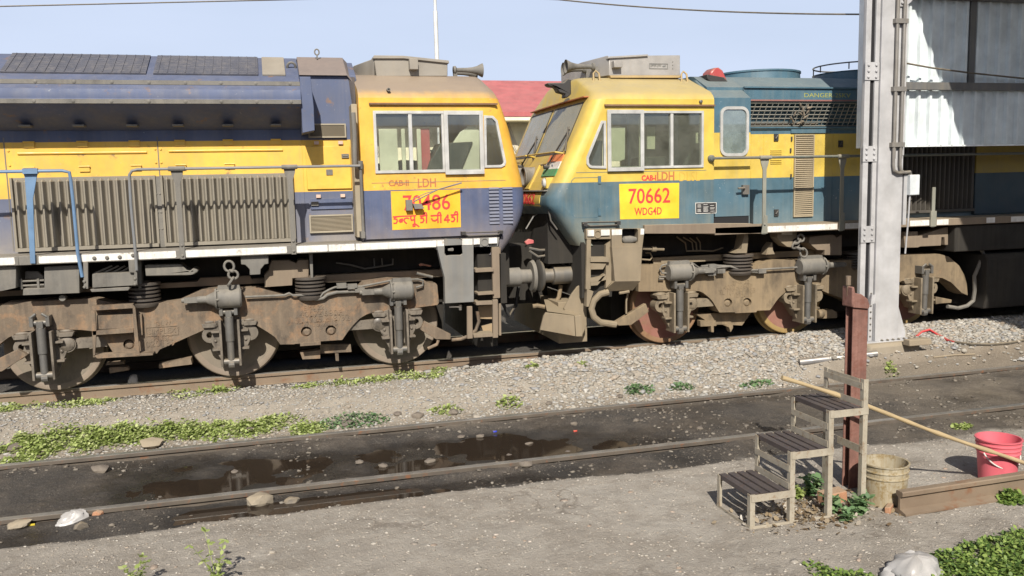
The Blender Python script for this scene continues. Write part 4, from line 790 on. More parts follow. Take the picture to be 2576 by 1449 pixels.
# ============ locomotive B: teal and lemon, first cab at the left-hand end
B = thing('diesel_locomotive', 'teal and yellow diesel locomotive on the right, numbered 70662, running into the open shed', 'locomotive', (10.0, YC, 0), 'two locomotives standing nose to nose')
profB = [(1.50, 6.49), (1.70, 6.345), (1.82, 6.265), (1.93, 6.18), (2.00, 6.115), (2.06, 6.08), (2.16, 6.09), (2.30, 6.16), (2.57, 6.30), (2.9, 6.46), (3.2, 6.60), (3.42, 6.70)]
HW = lambda *p_: kp('a2', YS, *p_)
x0b, x1b = HW((1150, 800))[0][0], HW((2022, 800))[0][0]; zb0, zb1 = 2.505, 3.265
qB = HW((1128, 770), (960, 1185), (962, 1245), (985, 1275), (1010, 1283), (1142, 1286))
tq = .80; qB[0] = (qB[1][0]+(qB[0][0]-qB[1][0])*tq, qB[1][1]+(qB[0][1]-qB[1][1])*tq); qB[-1] = (x0b-.02, qB[-1][1]); qB.append((x0b-.02, qB[0][1]))
holeB = [(x0b, zb0), (x1b, zb0), (x1b, zb1), (x0b, zb1)]
cabB, xfB = cab_shell(B, M['cab2'], 8.462, -1, profB, 6.82, [holeB, ring(qB, .012)], [holeB], 1.50, None)
xmb1, xmb2 = HW((1474, 800))[0][0], HW((1736, 800))[0][0]
wf = MB(); rr_frame(wf, holeB, .032, YS-.02, YS+.05); wf.box(xmb2-.02, xmb2+.02, YS-.012, YS+.04, zb0+.03, zb1-.03)
p3 = [(x0b-.01, zb0-.03), (xmb1, zb0-.03), (xmb1, zb1+.01), (x0b-.01, zb1+.01)]; rr_frame(wf, p3, .05, YS-.045, YS-.021); rivets(wf, ring(p3, .025), YS-.045)
winB = wf.build('side_window', M['alu'], B, bevel=.003)
for a, c, y in ((x0b+.04, xmb1-.04, YS-.035), (xmb1, xmb2, YS+.02), (xmb2, x1b-.03, YS+.012)): MB().box(a, c, y, y+.006, zb0+.02, zb1-.03).build('pane', M['glass2'], winB)
wf = MB(); rr_frame(wf, qB, .034, YS-.02, YS+.03); rivets(wf, ring(qB, .017), YS-.02, .06); qwB = wf.build('quarter_window', M['alu'], B, bevel=.003); MB().prism(ring(qB, .03), YS, YS+.006).build('pane', M['glass2'], qwB)
b = MB(); b.box(6.8, 8.4, mir(YS)-.10, mir(YS)-.052, 1.75, 2.5); b.box(8.39, 8.41, YS+.08, mir(YS)-.12, 1.75, 3.4); b.build('cab_lining', M['cablining'], B)
b = MB(); b.prism(kp('a2', -.46, (1160, 908), (1315, 912), (1312, 1200), (1260, 1218), (1160, 1218)), -.46, -.43); b.prism(kp('a2', -.3, (1437, 825), (1450, 825), (1450, 1290), (1437, 1290)), -.3, -.28); b.prism(kp('a2', -.3, (1515, 905), (1588, 908), (1585, 1110), (1515, 1108)), -.3, -.27); b.prism(kp('a2', -.5, (1958, 960), (1980, 960), (1980, 1055), (1960, 1055)), -.5, -.47); b.build('cream_cabinet', M['cream'], B)
b = MB(); b.prism(kp('a2', -.3, (1500, 1290), (1500, 1180), (1690, 1175), (1710, 1290)), -.3, .2); b.prism(kp('a2', -.32, (1160, 1020), (1235, 995), (1235, 1010), (1165, 1035)), -.33, -.3); b.build('driver_seat', M['cabdark'], B, bevel=.01)
b = MB(); b.prism(kp('a2', -.4, (985, 1225), (1065, 1030), (1110, 1030), (1110, 1260), (985, 1270)), -.4, .3); b.build('control_desk', M['blue1'], B, bevel=.01)
# front: windscreens, wipers, lights, flag, number
def fz(x_or_none, z, y, off): return (xfB(z)-off-.03*math.sin(math.pi*min(1, max(0, (y-YS-.17)/(mir(YS)-YS-.34)))), y, z)
def front_panel(name, mat, y0, y1, z0, z1, off, n=6, parent=None, th=.02, ins=0):
    b = MB(); vs = []; ny_ = 6
    for i in range(n+1):
        z = z0+(z1-z0)*i/n
        for j in range(ny_+1): vs.append(fz(None, z, y0+(y1-y0)*j/ny_, off))
    f = [(i*(ny_+1)+j, (i+1)*(ny_+1)+j, (i+1)*(ny_+1)+j+1, i*(ny_+1)+j+1) for i in range(n) for j in range(ny_)]
    m = len(vs); vs += [(x+th, y, z) for x, y, z in vs]; f += [tuple(m+i for i in q_[::-1]) for q_ in f]
    rim = [j for j in range(ny_+1)]+[i*(ny_+1)+ny_ for i in range(1, n+1)]+[n*(ny_+1)+j for j in range(ny_-1, -1, -1)]+[i*(ny_+1) for i in range(n-1, 0, -1)]
    f += [(rim[i], rim[(i+1) % len(rim)], rim[(i+1) % len(rim)]+m, rim[i]+m) for i in range(len(rim))]
    b.add(vs, f); return b.build(name, mat, parent or B)
ws_glass = grimy('dust_filmed_windscreen', (.20, .19, .13), .22, dust=.55, dustcol=(.33, .28, .16), streak=.25, topdust=0)
for y0, y1 in ((-.30, .76), (.92, 1.98)):
    f_ = front_panel('windscreen', M['black'], y0-.03, y1+.03, 2.73, 3.41, .006); front_panel('pane', ws_glass, y0, y1, 2.76, 3.385, .010, parent=f_)
front_panel('front_panel', M['yel2'], -.22, 1.9, 2.03, 2.36, .008); front_panel('orange_patch', M['orange'], .75, 1.35, 2.10, 2.22, .013); front_panel('white_patch', M['white'], .75, 1.35, 2.035, 2.10, .013)
fn = lambda X_, Z_, Y_: fz(None, Z_, -.10+X_, .012+Y_*.5)
MB().text('70662', 0, .62, 2.05, 2.22, 0, .003, .03, fn=lambda X_, Z_, Y_: fz(None, Z_, .60-X_, .012+Y_*.5)).build('front_lettering', M['redtext'], B)
front_panel('rain_ledge', M['dustgrey'], -.4, 2.0, 2.235, 2.25, .05, n=1, th=.06)
front_panel('flag_saffron', M['orange'], -.43, .10, 2.625, 2.72, .014); front_panel('flag_white', M['white'], -.43, .10, 2.53, 2.625, .014); front_panel('flag_green', M['green'], -.43, .10, 2.435, 2.53, .014)
b = MB(); x, y, z = fz(None, 2.572, -.18, .018); b.lathe((x, y, z), (-1, 0, 0), [(0, .025), (.002, .025), (.003, .018)], 14); b.build('flag_wheel', M['blue1'], B)
front_panel('screen_gutter', M['browntext'], -.42, 2.0, 3.46, 3.475, .05, n=1, th=.08)
b = MB()
for (ya, za, yb, zb2) in ((-.06, 2.56, .02, 3.05), (1.22, 2.60, 1.30, 3.0)):
    b.nxt(); a = Vector(fz(None, za, ya, .05)); e = Vector(fz(None, zb2, yb-.35, .05)); b.tube([a, e], .012, 6); d = (e-a).normalized(); b.tube([e+Vector((0, .04, .03)), Vector(fz(None, zb2-.30, yb-.5, .03))], .012, 6); b.lathe(a, (1, 0, 0), [(-.04, .03), (.04, .03)], 10)
b.build('windscreen_wiper', M['black'], B)
b = MB(); pts = [fz(None, 2.73, -.40, .02), fz(None, 2.75, -.36, .12), fz(None, 2.75, .75, .14)]; b.tube(pts, .012, 6); b.tube([fz(None, 2.75, .85, .14), fz(None, 2.75, 2.0, .14), fz(None, 2.73, 2.05, .02)], .012, 6); b.tube([fz(None, 2.75, .75, .14), fz(None, 2.72, .80, .01)], .012, 6); b.tube([fz(None, 2.66, 1.2, .07), fz(None, 2.66, 1.9, .07)], .016, 6); b.build('windscreen_rail', M['yel2'], B)
b = MB()
for y in (.55, .85):
    x, y_, z = fz(None, 2.44, y, 0); b.lathe((x+.06, y_, z), (-1, 0, 0), [(0, .135), (.16, .135), (.17, .142), (.19, .142), (.192, .12), (.15, .10)], 24)
hl = b.build('headlight', M['dustgrey'], B)
b = MB()
for y in (.55, .85): x, y_, z = fz(None, 2.44, y, 0); b.lathe((x-.085, y_, z), (-1, 0, 0), [(0, .12), (.012, .10), (.02, .05), (.021, .01)], 20)
b.build('headlight_lens', M['lamp'], hl)
front_panel('headlight_box', M['yel2'], .36, 1.04, 2.27, 2.60, .03, th=.10)
b = MB(); b.box(xfB(2.34)-.06, xfB(2.34)+.12, -.38, -.22, 2.27, 2.415); mk = b.build('marker_light', M['yel2'], B, bevel=.006); b = MB(); b.lathe((xfB(2.34)-.06, -.30, 2.345), (-1, 0, 0), [(0, .066), (.015, .06), (.03, .04), (.031, .01)], 18); b.build('lens', M['lamp'], mk)
# lamp bracket above the windscreen, red beacon, roof unit, horn
b = MB(); b.prism(kp('a2', .1, (612, 508), (760, 505), (795, 470), (825, 480), (828, 610), (795, 640), (770, 640), (775, 605), (715, 590), (690, 545), (640, 540), (615, 525)), .1, .26); b.build('lamp_hood', M['black'], B, bevel=.012)
b = MB(); q_ = kp('a2', -.12, (2055, 430), (2215, 460), (2262, 515), (2262, 560), (2140, 560), (2058, 470)); b.prism(q_, -.12, .18); bb = b.build('beacon_base', M['black'], B, bevel=.01)
b = MB(); q_ = kp('a2', -.10, (2080, 440), (2092, 405), (2125, 372), (2165, 368), (2200, 395), (2242, 490), (2130, 492)); b.prism(q_, -.10, .15); b.build('red_lens', grimy('dull_red_beacon_lens', (.40, .05, .055), .3, dust=.12), bb, bevel=.02)
ruB = roof_unit(B, M['acsilver'], [(1531, 190), (1532, 146), (1631, 139.5), (1711, 139), (1711, 190)], .12, -1, [(1529, 147), (1532, 142), (1630, 136.5), (1631, 141), (1600, 143)], [(1538, 155), (1559, 183)])
pp(B, 'roof_curb', grimy('tan_roof_curb', (.42, .30, .13), .7, dust=.3), .08, 1.5, k('a2', (1178, 440), (1818, 440), (1822, 464), (1185, 464)))
b = MB(); (xa, za), (xb, zb2) = kp('a2', .118, (1532, 332), (1700, 383)); rr_frame(b, [(xa, zb2), (xb, zb2), (xb, za), (xa, za)], .006, .112, .121); b.text('Daulat Ram', xa+.02, xb-.10, zb2+.06, za-.05, .118, .002, .02); rr_frame(b, [(xb-.08, zb2+.025), (xb-.035, zb2+.03), (xb-.025, za-.02), (xb-.085, za-.03)], .012, .114, .12)
for v in (318, 348, 380): x, z = kp('a2', .118, (1745, v))[0]; b.bolt(x, .12, z, .008, .008)
b.build('maker_plate', M['greyplate'], ruB)
horn(B, 1495, 168, 1423, .3, -1)
b = MB()
for (u, v) in ((1838, 445), (1045, 440)): x, z = kp('a2', .06, (u, v))[0]; b.tube([(x-.05, .0, z-.12), (x-.04, .03, z+.02), (x, .05, z+.06), (x+.04, .03, z+.02), (x+.05, .0, z-.14)], .014, 6)
b.build('lifting_eye', bpy.data.materials['tan_roof_curb'], B)
(xa, za), (xb, zb2) = kp('a2', YS, (1125, 713), (2120, 712)); b = MB(); b.box(xa, xb, YS-.035, YS, za-.012, za+.012); b.build('drip_rail', bpy.data.materials['rust_brown_drip_rail'], B)
b = MB(); x, z = kp('a2', YS, (1995, 686))[0]; b.lathe((x, YS+.06, z+.01), (0, -1, 0), [(0, .022), (.09, .022), (.095, .012)], 10); b.build('lamp_socket', M['steel'], B)
# cab side markings and hatches
b = MB(); zz = kp('a2', YS, (1500, 1310))[0][1]; b.box(kp('a2', YS, (870, 1310))[0][0], kp('a2', YS, (2050, 1310))[0][0], YS-.003, YS, zz-.003, zz+.003)
q_ = kp('b2', YS, (825, 190), (855, 160), (1075, 155), (1085, 500), (1060, 520), (860, 525), (828, 490)); rr_frame(b, q_, .006, YS-.003, YS)
for v in (180, 470): x, z = kp('b2', YS, (1080, v))[0]; b.box(x-.02, x+.02, YS-.015, YS, z-.05, z+.05)
b.build('hatch_outline', M['blue2'], B)
text_part(B, 'LDH', 'lettering', M['browntext'], 'b2', YS, (1602, 108), (1760, 185), .025); text_part(B, 'CAB-I', 'lettering', M['redtext'], 'b2', YS, (1463, 138), (1595, 186), .04)
text_part(B, 'DLSL', 'lettering', grimy('ghost_lettering', (.60, .36, .03), .6), 'b2', YS, (1805, 108), (1990, 188), -.01)
MB().prism(kp('b2', YS, (1259, 217), (1803, 207), (1801, 527), (1268, 538)), YS-.004, YS).build('number_panel', M['plate2'], B); npB = bpy.data.objects[-1] if False else None
text_part(B, '70662', 'number_lettering', M['redtext'], 'b2', YS-.0045, (1345, 258), (1722, 388), .012); text_part(B, 'WDG4D', 'number_lettering', M['redtext'], 'b2', YS-.0045, (1398, 433), (1645, 494), .015)
b = MB(); q_ = kp('b2', YS, (1948, 387), (2140, 383), (2138, 482), (1950, 488)); b.prism(q_, YS-.006, YS); bp = b.build('data_plate', M['black'], B)
b = MB(); rr_frame(b, q_, .007, YS-.008, YS-.005); X0, X1, Z0, Z1 = q_[0][0], q_[1][0], q_[3][1], q_[0][1]
rr2 = random.Random(3)
for i in range(7):
    z = Z0+.03+(Z1-Z0-.06)*i/6; 
    for (a, e) in ((.1, .3), (.38, .62), (.70, .92)):
        if rr2.random() < .8: b.box(X0+(X1-X0)*a, X0+(X1-X0)*(e-.05*rr2.random()), YS-.0075, YS-.005, z-.0025, z+.0025)
b.build('plate_lettering', M['white'], bp)
b = MB(); b.tube([p3d(x, y, -.70) for x, y in k('b2', (930, 580), (975, 565), (1255, 560), (1240, 590), (1000, 600), (960, 585))], .011, 6)
for q_ in ((945, 580), (1245, 570)): x, z = kp('b2', -.66, q_)[0]; b.box(x-.025, x+.025, -.71, YS, z-.025, z+.025)
b.build('grab_handle', M['black'], B)
# entrance bay with the oval-windowed door
YD = -.56
(xd0, zd0), (xd1, zd1) = PP([(1804, 543), (1889, 255)], YD); b = MB()
dr = rrect(*[P(1812, 0, YD)[0], P(1885, 0, YD)[0]], P(1850, 393, YD)[1], P(1850, 268, YD)[1], .11, 5)
b.prism([(8.463, 1.82), (xd1, 1.82), (xd1, 3.45), (8.463, 3.45)], YD, YH, [ring(dr, .012)]); b.box(8.5, xd1-.03, YH-.012, YH-.002, 1.85, 3.4); b.hexa([(8.463, YD, 3.449), (xd1, YD, 3.449), (xd1, YH, 3.449), (8.463, YH, 3.449), (8.463, -.05, 3.74), (xd1, -.05, 3.74), (xd1, .2, 3.74), (8.463, .2, 3.74)])
door = b.build('cab_door', M['hood2'], B, bevel=.004)
b = MB(); rr_frame(b, dr, .04, YD-.025, YD+.01); dw = b.build('window', M['alu'], door, smooth=40); MB().prism(ring(dr, .03), YD-.006, YD).build('pane', glass('hazy_door_glass', tint=(.75, .82, .8), refl=.2, dirt=.35, dirtcol=(.35, .42, .42)), dw)
b = MB(); (x, z) = kp('b2', YD, (2400, 265))[0]; b.box(x-.06, x+.04, YD-.05, YD, z-.07, z+.06); b.tube([(x-.03, YD-.04, z+.02), (x-.06, YD-.09, z+.02), (x-.16, YD-.09, z+.015)], .014, 8); b.build('handle', M['steel'], door)
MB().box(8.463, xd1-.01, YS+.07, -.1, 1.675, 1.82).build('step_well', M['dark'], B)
# hood with wire mesh intake
prB = [(YH, 1.66), (YH, 3.02), (-.19, 3.06), (-.19, 3.075), (YH, 3.08), (-.36, 3.415), (-.37, 3.43), (-.37, 3.60), (-.34, 3.615), (.05, 3.80), (.16, 3.82)]
prB2 = [(YH, 1.66), (YH, 3.02), (-.19, 3.06), (-.19, 3.075), (-.08, 3.08), (-.08, 3.40), (-.36, 3.415), (-.37, 3.43), (-.37, 3.60), (-.34, 3.615), (.05, 3.80), (.16, 3.82)]
hoodB = hood(B, M['hood2'], prB2, xd1-.001, 18)
b = MB(); b.xprism([(-.34, 3.45), (-.34, 3.615), (.05, 3.80), (.16, 3.82), (mir(.16), 3.82), (mir(-.34), 3.6), (mir(-.34), 3.45)], 8.5, xd1+.0); b.build('hood_end', M['blue2'], B)
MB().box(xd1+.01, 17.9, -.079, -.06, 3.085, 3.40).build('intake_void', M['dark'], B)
b = MB(); xg1 = 17.
def gy(t): return (-.155-.19*t, 3.09+.315*t)
for x in np.arange(xd1+.03, 14, .092):
    (ya, za), (yb, zb2) = gy(0), gy(1); b.tube([(x, ya, za), (x, yb-.0, zb2)], .0075, 5)
for t in np.linspace(.0, .98, 7): y, z = gy(t); b.tube([(xd1+.01, y, z), (14, y, z)], .0075, 5)
b.build('intake_mesh', grimy('pale_wire_mesh', (.26, .28, .27), .6, metal=.3, dust=.3), B)
b = MB(); b.box(xd1+.01, 12, -.13, -.085, 3.085, 3.10); b.box(xd1+.02, 10.45, -.12, -.082, 3.11, 3.135)
for i in range(14):
    x = 10.05+random.gauss(0, .08)+.02*i/3; z = 3.10+.017*i+abs(random.gauss(0, .03)); b.lathe((x, -.19-(z-3.08)*.5, z), (random.random()-.5, -.2, random.random()), [(0, .008), (.04, .016), (.09, .005)], 6)
b.build('debris_in_mesh', grimy('trash_in_mesh', (.17, .145, .12), .9, dust=.4), B)
MB().box(xd1, 18, -.376, -.369, 3.425, 3.445).build('red_edge_strip', grimy('faded_red_strip', (.24, .085, .08), .6, dust=.2), B)
b = MB(); b.box(xd1, 18, -.40, -.34, 3.602, 3.622); b.build('rain_strip', M['hood2'], B)
text_part(B, 'DANGER-25KV', 'lettering', M['faint'], 'a3', -.371, (862, 515), (1220, 550), .0)
b = MB()
(fx, fz_) = P(1925, 205, .55)
b.lathe((fx, YC-.05, 3.75), (0, 0, 1), [(0, .72), (.03, .72), (.04, .65), (.17, .64), (.175, .655), (.20, .655), (.20, .61), (.05, .60)], 48); b.build('roof_fan_housing', M['hood2'], B, smooth=40)
b = MB(); fx2 = fx+1.78; b.lathe((fx2, YC-.05, 3.75), (0, 0, 1), [(0, .72), (.03, .72), (.04, .65), (.20, .64), (.22, .655), (.22, .60)], 48); b.build('roof_fan_housing', M['hood2'], B, smooth=40)
b = MB(); b.tube([(fx2+.64*math.cos(t), YC-.05+.64*math.sin(t), 4.09) for t in np.linspace(0, 2*math.pi, 33)[:-1]], .012, 6, closed=True)
for t in np.linspace(0, 2*math.pi, 9)[:-1]: b.cyl((fx2+.64*math.cos(t), YC-.05+.64*math.sin(t), 3.99), (fx2+.64*math.cos(t), YC-.05+.64*math.sin(t), 4.09), .01, n=6)
b.build('fan_guard_rail', M['steel'], B)
vs_ = grimy('striped_vent_slats', (.36, .30, .20), .8, dust=.3, streak=.1)
xv0, xv1 = kp('a3', YH, (780, 900))[0][0], kp('a3', YH, (932, 900))[0][0]; b = MB(); zz0, zz1 = 1.76, 2.965
rr_frame(b, [(xv0, zz0), (xv1, zz0), (xv1, zz1), (xv0, zz1)], .016, YH-.03, YH)
for i in range(40):
    z = zz0+.02+(zz1-zz0-.04)*i/40; h = .022; b.hexa([(xv0+.01, YH-.024, z), (xv1-.01, YH-.024, z), (xv1-.01, YH-.002, z+h*.8), (xv0+.01, YH-.002, z+h*.8), (xv0+.01, YH-.024, z+h*.2), (xv1-.01, YH-.024, z+h*.2), (xv1-.01, YH-.002, z+h), (xv0+.01, YH-.002, z+h)])
b.build('tall_vent_grille', vs_, B)
b = MB()
for xx in kp('a3', YH, (450, 900), (545, 900), (765, 900), (1085, 900)): b.box(xx[0]-.005, xx[0]+.005, YH-.004, YH, 1.70, 3.0)
(xa, _), (xb, _) = kp('a3', YH, (755, 800), (1055, 800)); b.box(xa, xb, YH-.02, YH, 2.985, 3.05)
for v in (960, 975, 990, 1035, 1050, 1062): (xa, za), (xb, zb2) = kp('a3', YH, (597, v), (683, v)); b.box(xa, xb, YH-.012, YH, za-.006, za+.004)
b.build('panel_seam', M['hood2'], B)
b = MB()
for c, u, v in (('a3', 640, 860), ('b3', 558, 410), ('a3', 1140, 910)): x, z = kp(c, YH, (u, v))[0]; b.box(x-.035, x+.035, YH-.02, YH, z-.05, z+.05); b.cyl((x-.02, YH-.03, z-.02), (x+.02, YH-.03, z+.03), .012, n=8)
for u, v in ((760, 870), (752, 960), (755, 1160)): x, z = kp('a3', YH, (u, v))[0]; b.cyl((x, YH-.012, z-.03), (x, YH-.012, z+.03), .012, n=8)
b.build('door_latch', M['black'], B)
fins(B, 11.3, 13.2, 1.80, 2.9, .0865, grimy('shade_darkened_radiator_fins', (.055, .05, .045), .85, dust=.3, dustcol=(.14, .12, .09), streak=.2))  # fin colour darkened to paint in the shade of the shed bay
MB().box(13.25, 18, YH-.06, YH+.01, 1.7, 3.0).build('hood_door', grimy('shade_darkened_teal_paint', (.018, .045, .065), .6, bands=[(2.345, 2.975, (.30, .21, .03))], dust=.2, dustcol=(.07, .065, .06), streak=.2), B, bevel=.01)  # livery copy with blue and yellow darkened, bay shade put into the paint
# sill
b = MB(); b.box(8.45, 18, YF, mir(YF), 1.575, 1.68); b.prism(PP([(1622, 588), (1622, 566), (1805, 562), (1885, 562), (1922, 566), (1922, 588)], YF), YF, YF+.6); b.build('walkway_sill', M['underbrown'], B, bevel=.006)
b = MB(); sb = lambda x: kp('b3', YF, (x, 520))[0][0]
for xa, xb in ((sb(486), sb(1033)), (sb(1095), sb(1240)), (sb(1595), sb(1755)), (sb(1805), sb(1895)), (sb(2190), sb(2255)), (sb(2380), 16)): b.prism([(xa, 1.588), (xb, 1.588), (xb, 1.668), (xa, 1.668)], YF-.004, YF)
b.build('white_stripe', M['white'], B)
zt2 = P(1860, 397, YR)[1]; b = MB(); b.tube([(P(1797, 398, YR)[0], YR+.06, zt2-.01), (P(1800, 397, YR)[0], YR, zt2), (16, YR, zt2)], .019, 10); b.lathe((P(1797, 398, YR)[0], YR+.1, zt2), (0, -1, 0), [(0, .05), (.03, .05), (.06, .03)], 12)
b.build('handrail', M['railteal'], B)
b = MB()
for (u0, u1, ub) in ((538, 582, 470), (1143, 1187, 1077)):
    xm = kp('a3', YR, ((u0+u1)/2, 1018))[0][0]; b.prism([(xm-.07, zt2), (xm+.07, zt2), (xm+.06, zt2-.07), (xm+.028, zt2-.17), (xm+.028, 1.56), (xm-.028, 1.56), (xm-.028, zt2-.17), (xm-.06, zt2-.07)], YR+.012, YR+.03); b.cyl((xm-.09, YR, zt2), (xm+.09, YR, zt2), .028, n=10); b.prism([(xm-.05, 1.57), (xm+.05, 1.57), (xm+.045, 1.82), (xm-.0, 1.83)], YR+.002, YR+.013); b.bolt(xm, YR, 1.70, .016)
for xm in (P(2351, 500, YR)[0], 14.2): b.box(xm-.028, xm+.028, YR+.012, YR+.03, 1.56, 2.15 if xm < 13 else zt2); b.box(xm-.05, xm+.05, YR+.002, YR+.03, 1.57, 1.8)
b.build('handrail_post', grimy('grey_green_post', (.19, .21, .19), .6, dust=.4), B, bevel=.002)
# under the sill
tan = grimy('tan_dust_steel', (.19, .155, .11), .85, var=.3, dust=.5, dustcol=(.27, .215, .14), streak=.3, rust=.15, rustcol=(.17, .11, .065))
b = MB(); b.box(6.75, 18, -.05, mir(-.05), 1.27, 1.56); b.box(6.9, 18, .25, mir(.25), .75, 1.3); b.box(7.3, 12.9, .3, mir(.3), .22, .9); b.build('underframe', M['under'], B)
b = MB(); b.box(7.75, 10.7, -.18, -.08, P(1700, 659, -.18)[1], P(1700, 646, -.18)[1]); b.box(7.75, 10.6, -.19, .1, 1.17, 1.21); b.build('underframe_beam', tan, B)
b = MB(); b.prism(kp('b3', -.45, (325, 565), (330, 610), (318, 720), (225, 722), (275, 690), (300, 570)), -.5, -.3); b.prism(kp('b3', -.4, (495, 685), (530, 640), (535, 700), (550, 730), (480, 735)), -.4, -.25); b.build('spring_rib', tan, B)
pp(B, 'equipment_bracket', tan, -.5, .2, k('b3', (568, 550), (722, 548), (722, 600), (690, 620), (690, 680), (640, 672), (600, 640), (570, 600)))
MB().prism(kp('b3', -.51, (605, 555), (688, 553), (688, 580), (605, 582)), -.505, -.5).build('paper_label', grimy('pale_paper_label', (.62, .58, .48), .7), B)
pp(B, 'equipment_panel', M['underbrown'], -.42, .3, k('b3', (818, 600), (900, 588), (1010, 580), (1030, 600), (1070, 580), (1070, 740), (935, 738), (938, 700), (880, 700), (815, 645)))
pp(B, 'equipment_panel', M['underbrown'], -.5, .3, k('b3', (1550, 560), (1660, 555), (1660, 590), (1880, 520), (1895, 520), (1895, 660), (1870, 660), (1868, 600), (1845, 600), (1840, 665), (1680, 672), (1660, 680), (1560, 682)))
b = MB(); b.box(P(2400, 600, -.6)[0], 18, -.62, mir(-.62), P(2450, 640, -.62)[1]+.05, 1.56); b.build('equipment_box', M['under'], B, bevel=.02)
b = MB(); yz = [(-.60, .25), (-.66, .40), (-.66, 1.02), (-.60, 1.10), (mir(-.6), 1.10), (mir(-.66), 1.02), (mir(-.66), .4), (mir(-.6), .25)]; b.xprism(yz, P(2478, 700, -.62)[0], 19); b.build('fuel_tank', M['under'], B, bevel=.02)
b = MB(); b.tube([p3d(x, y, -.5) for x, y in k('r', (560, 710), (660, 690), (740, 670), (800, 690), (825, 740), (790, 840), (745, 940), (750, 1060), (735, 1160), (680, 1205), (600, 1225), (505, 1210))], .03, 8); b.build('brake_hose', M['dustgrey'], B)
b = MB(); b.tube([p3d(x, y, -.12) for x, y in k('b2', (1780, 695), (1860, 750), (1870, 825), (2010, 822), (2110, 825), (2200, 795))], .012)
for dx, dy in ((0, 0), (60, 5), (120, 0)): b.tube([p3d(*k('b2', (1840+dx, 700+dy))[0], -.12), p3d(*k('b2', (1920+dx*.6, 745+dy))[0], -.12), p3d(*k('b2', (1930+dx*.55, 815))[0], -.12)], .010, 6)
b.tube([p3d(x, y, -.4) for x, y in k('b2', (1470, 800), (1560, 805), (1665, 808))], .022, 8); x, z = kp('b2', -.4, (1580, 805))[0]; b.lathe((x-.05, -.4, z), (1, 0, 0), [(0, .02), (.01, .04), (.07, .04), (.08, .02)], 10)
b.tube([p3d(x, y, -.3) for x, y in k('b2', (1465, 900), (1540, 905), (1560, 880), (1540, 840), (1500, 840))], .012)
b.build('brake_pipe', tan, B)
link_chain(B, 'b3', -.55, [(765, 590), (740, 620), (705, 650), (715, 680), (760, 695), (785, 745)], M['dustgrey'])
# bogie
fB = [(1600, 668)]+k('w4', (300, 130), (520, 125), (600, 120), (950, 190), (1180, 190), (1500, 150), (1560, 130), (1690, 75), (1980, 70), (2250, 80), (2450, 80))+k('b3', (1545, 736), (1830, 730), (1900, 750), (1980, 820), (2020, 890), (2040, 960), (2047, 1050), (2000, 1030), (1920, 950), (1850, 915), (1700, 908), (1545, 935))+[(2240, 720), (2215, 755), (2200, 772), (2168, 778), (2140, 760)]+k('w4', (2450, 480), (2300, 425), (2140, 352), (2080, 340), (1960, 352), (1890, 385), (1830, 430), (1780, 475), (1750, 512), (1710, 570), (1680, 610), (1540, 615), (1535, 632), (1310, 642), (1305, 632), (1140, 635), (1110, 590), (1070, 520), (1035, 480), (1000, 450), (960, 420), (920, 405), (840, 402), (750, 405), (270, 410), (270, 300))
hl1 = kp('w4', YBG, *[(1232+46*math.cos(t), 530-46*math.sin(t)) for t in np.linspace(0, 2*math.pi, 17)[:-1]]); hl2 = kp('w4', YBG, *[(1438+46*math.cos(t), 525-46*math.sin(t)) for t in np.linspace(0, 2*math.pi, 17)[:-1]])
b = MB(); b.prism(PP(fB, YBG), YBG, -.12, [hl1, hl2])
for u, v in ((1232, 530), (1438, 525)): x, z = kp('w4', YBG, (u, v))[0]; b.lathe((x+.005, YBG+.06, z-.015), (0, -1, 0), [(-.1, .075), (0, .07), (.03, .05), (.045, .03)], 14)
emboss(b, 'w4', YBG, [('EMS 22', (1275, 288), (1460, 325)), ('40074680F', (1180, 335), (1490, 375)), ('SL 1792 H 6883', (1140, 385), (1520, 425)), ('12 12 2015', (1220, 432), (1490, 470))])
bogB = b.build('bogie_frame', M['bogie2'], B, smooth=30, bevel=.012)
XW = 7.98
wheel(bogB, XW, [M['wheelred'], M['wheelorange']]); wheel(bogB, XW+2.05, [M['wheelred'], M['wheelyellow']]); wheel(bogB, XW+4.1, [M['wheelred'], M['wheelyellow']])
axlebox(bogB, XW+.03, M['axle2'], M['steel'], 1); axlebox(bogB, XW+2.08, M['axle2'], M['steel'], 1, rod=False); axlebox(bogB, XW+4.13, M['axle2'], M['steel'], -1)
brake_cyl(bogB, None, -.52, (1680, 684), (1735, 685), 1, M['dustgrey'], M['steel']); brake_cyl(bogB, None, -.52, (2010, 671), (2068, 669), 1, M['dustgrey'], M['steel'])
spring(bogB, 1823, 1888, 646, 683, -.32, M['springdark']); spring(bogB, 2128, 2196, 640, 668, -.3, M['springdark'])
b = MB(); b.tube([p3d(x, y, YBG-.07) for x, y in k('w4', (590, 215), (520, 210), (500, 170), (520, 130), (600, 110), (850, 105), (920, 155), (1100, 155), (1250, 140), (1380, 180), (1560, 180), (1620, 170), (1980, 150))], .014, 8); b.tube([p3d(x, y, YBG-.05) for x, y in k('w4', (940, 140), (1060, 130), (1260, 140), (1400, 190), (1560, 205))], .016, 8)
for (u, v) in ((1060, 140), (1150, 190), (1050, 215), (1590, 190)): x, z = kp('w4', YBG-.07, (u, v))[0]; b.box(x-.06, x+.06, YBG-.10, YBG-.01, z-.03, z+.03)
b.tube([p3d(x, y, YBG-.05) for x, y in k('w4', (560, 250), (490, 250), (490, 275), (540, 275))], .012, 6); b.build('brake_pipe', M['dustgrey'], bogB)
pp(bogB, 'guard_iron', M['bogie2'], -.5, .08, k('w4', (10, 745), (350, 540), (382, 625), (195, 768), (55, 775)))
pp(bogB, 'guard_iron', M['bogie2'], -.5, .08, k('b3', (1800, 1060), (1925, 1085), (1920, 1110), (1830, 1115), (1800, 1120)))
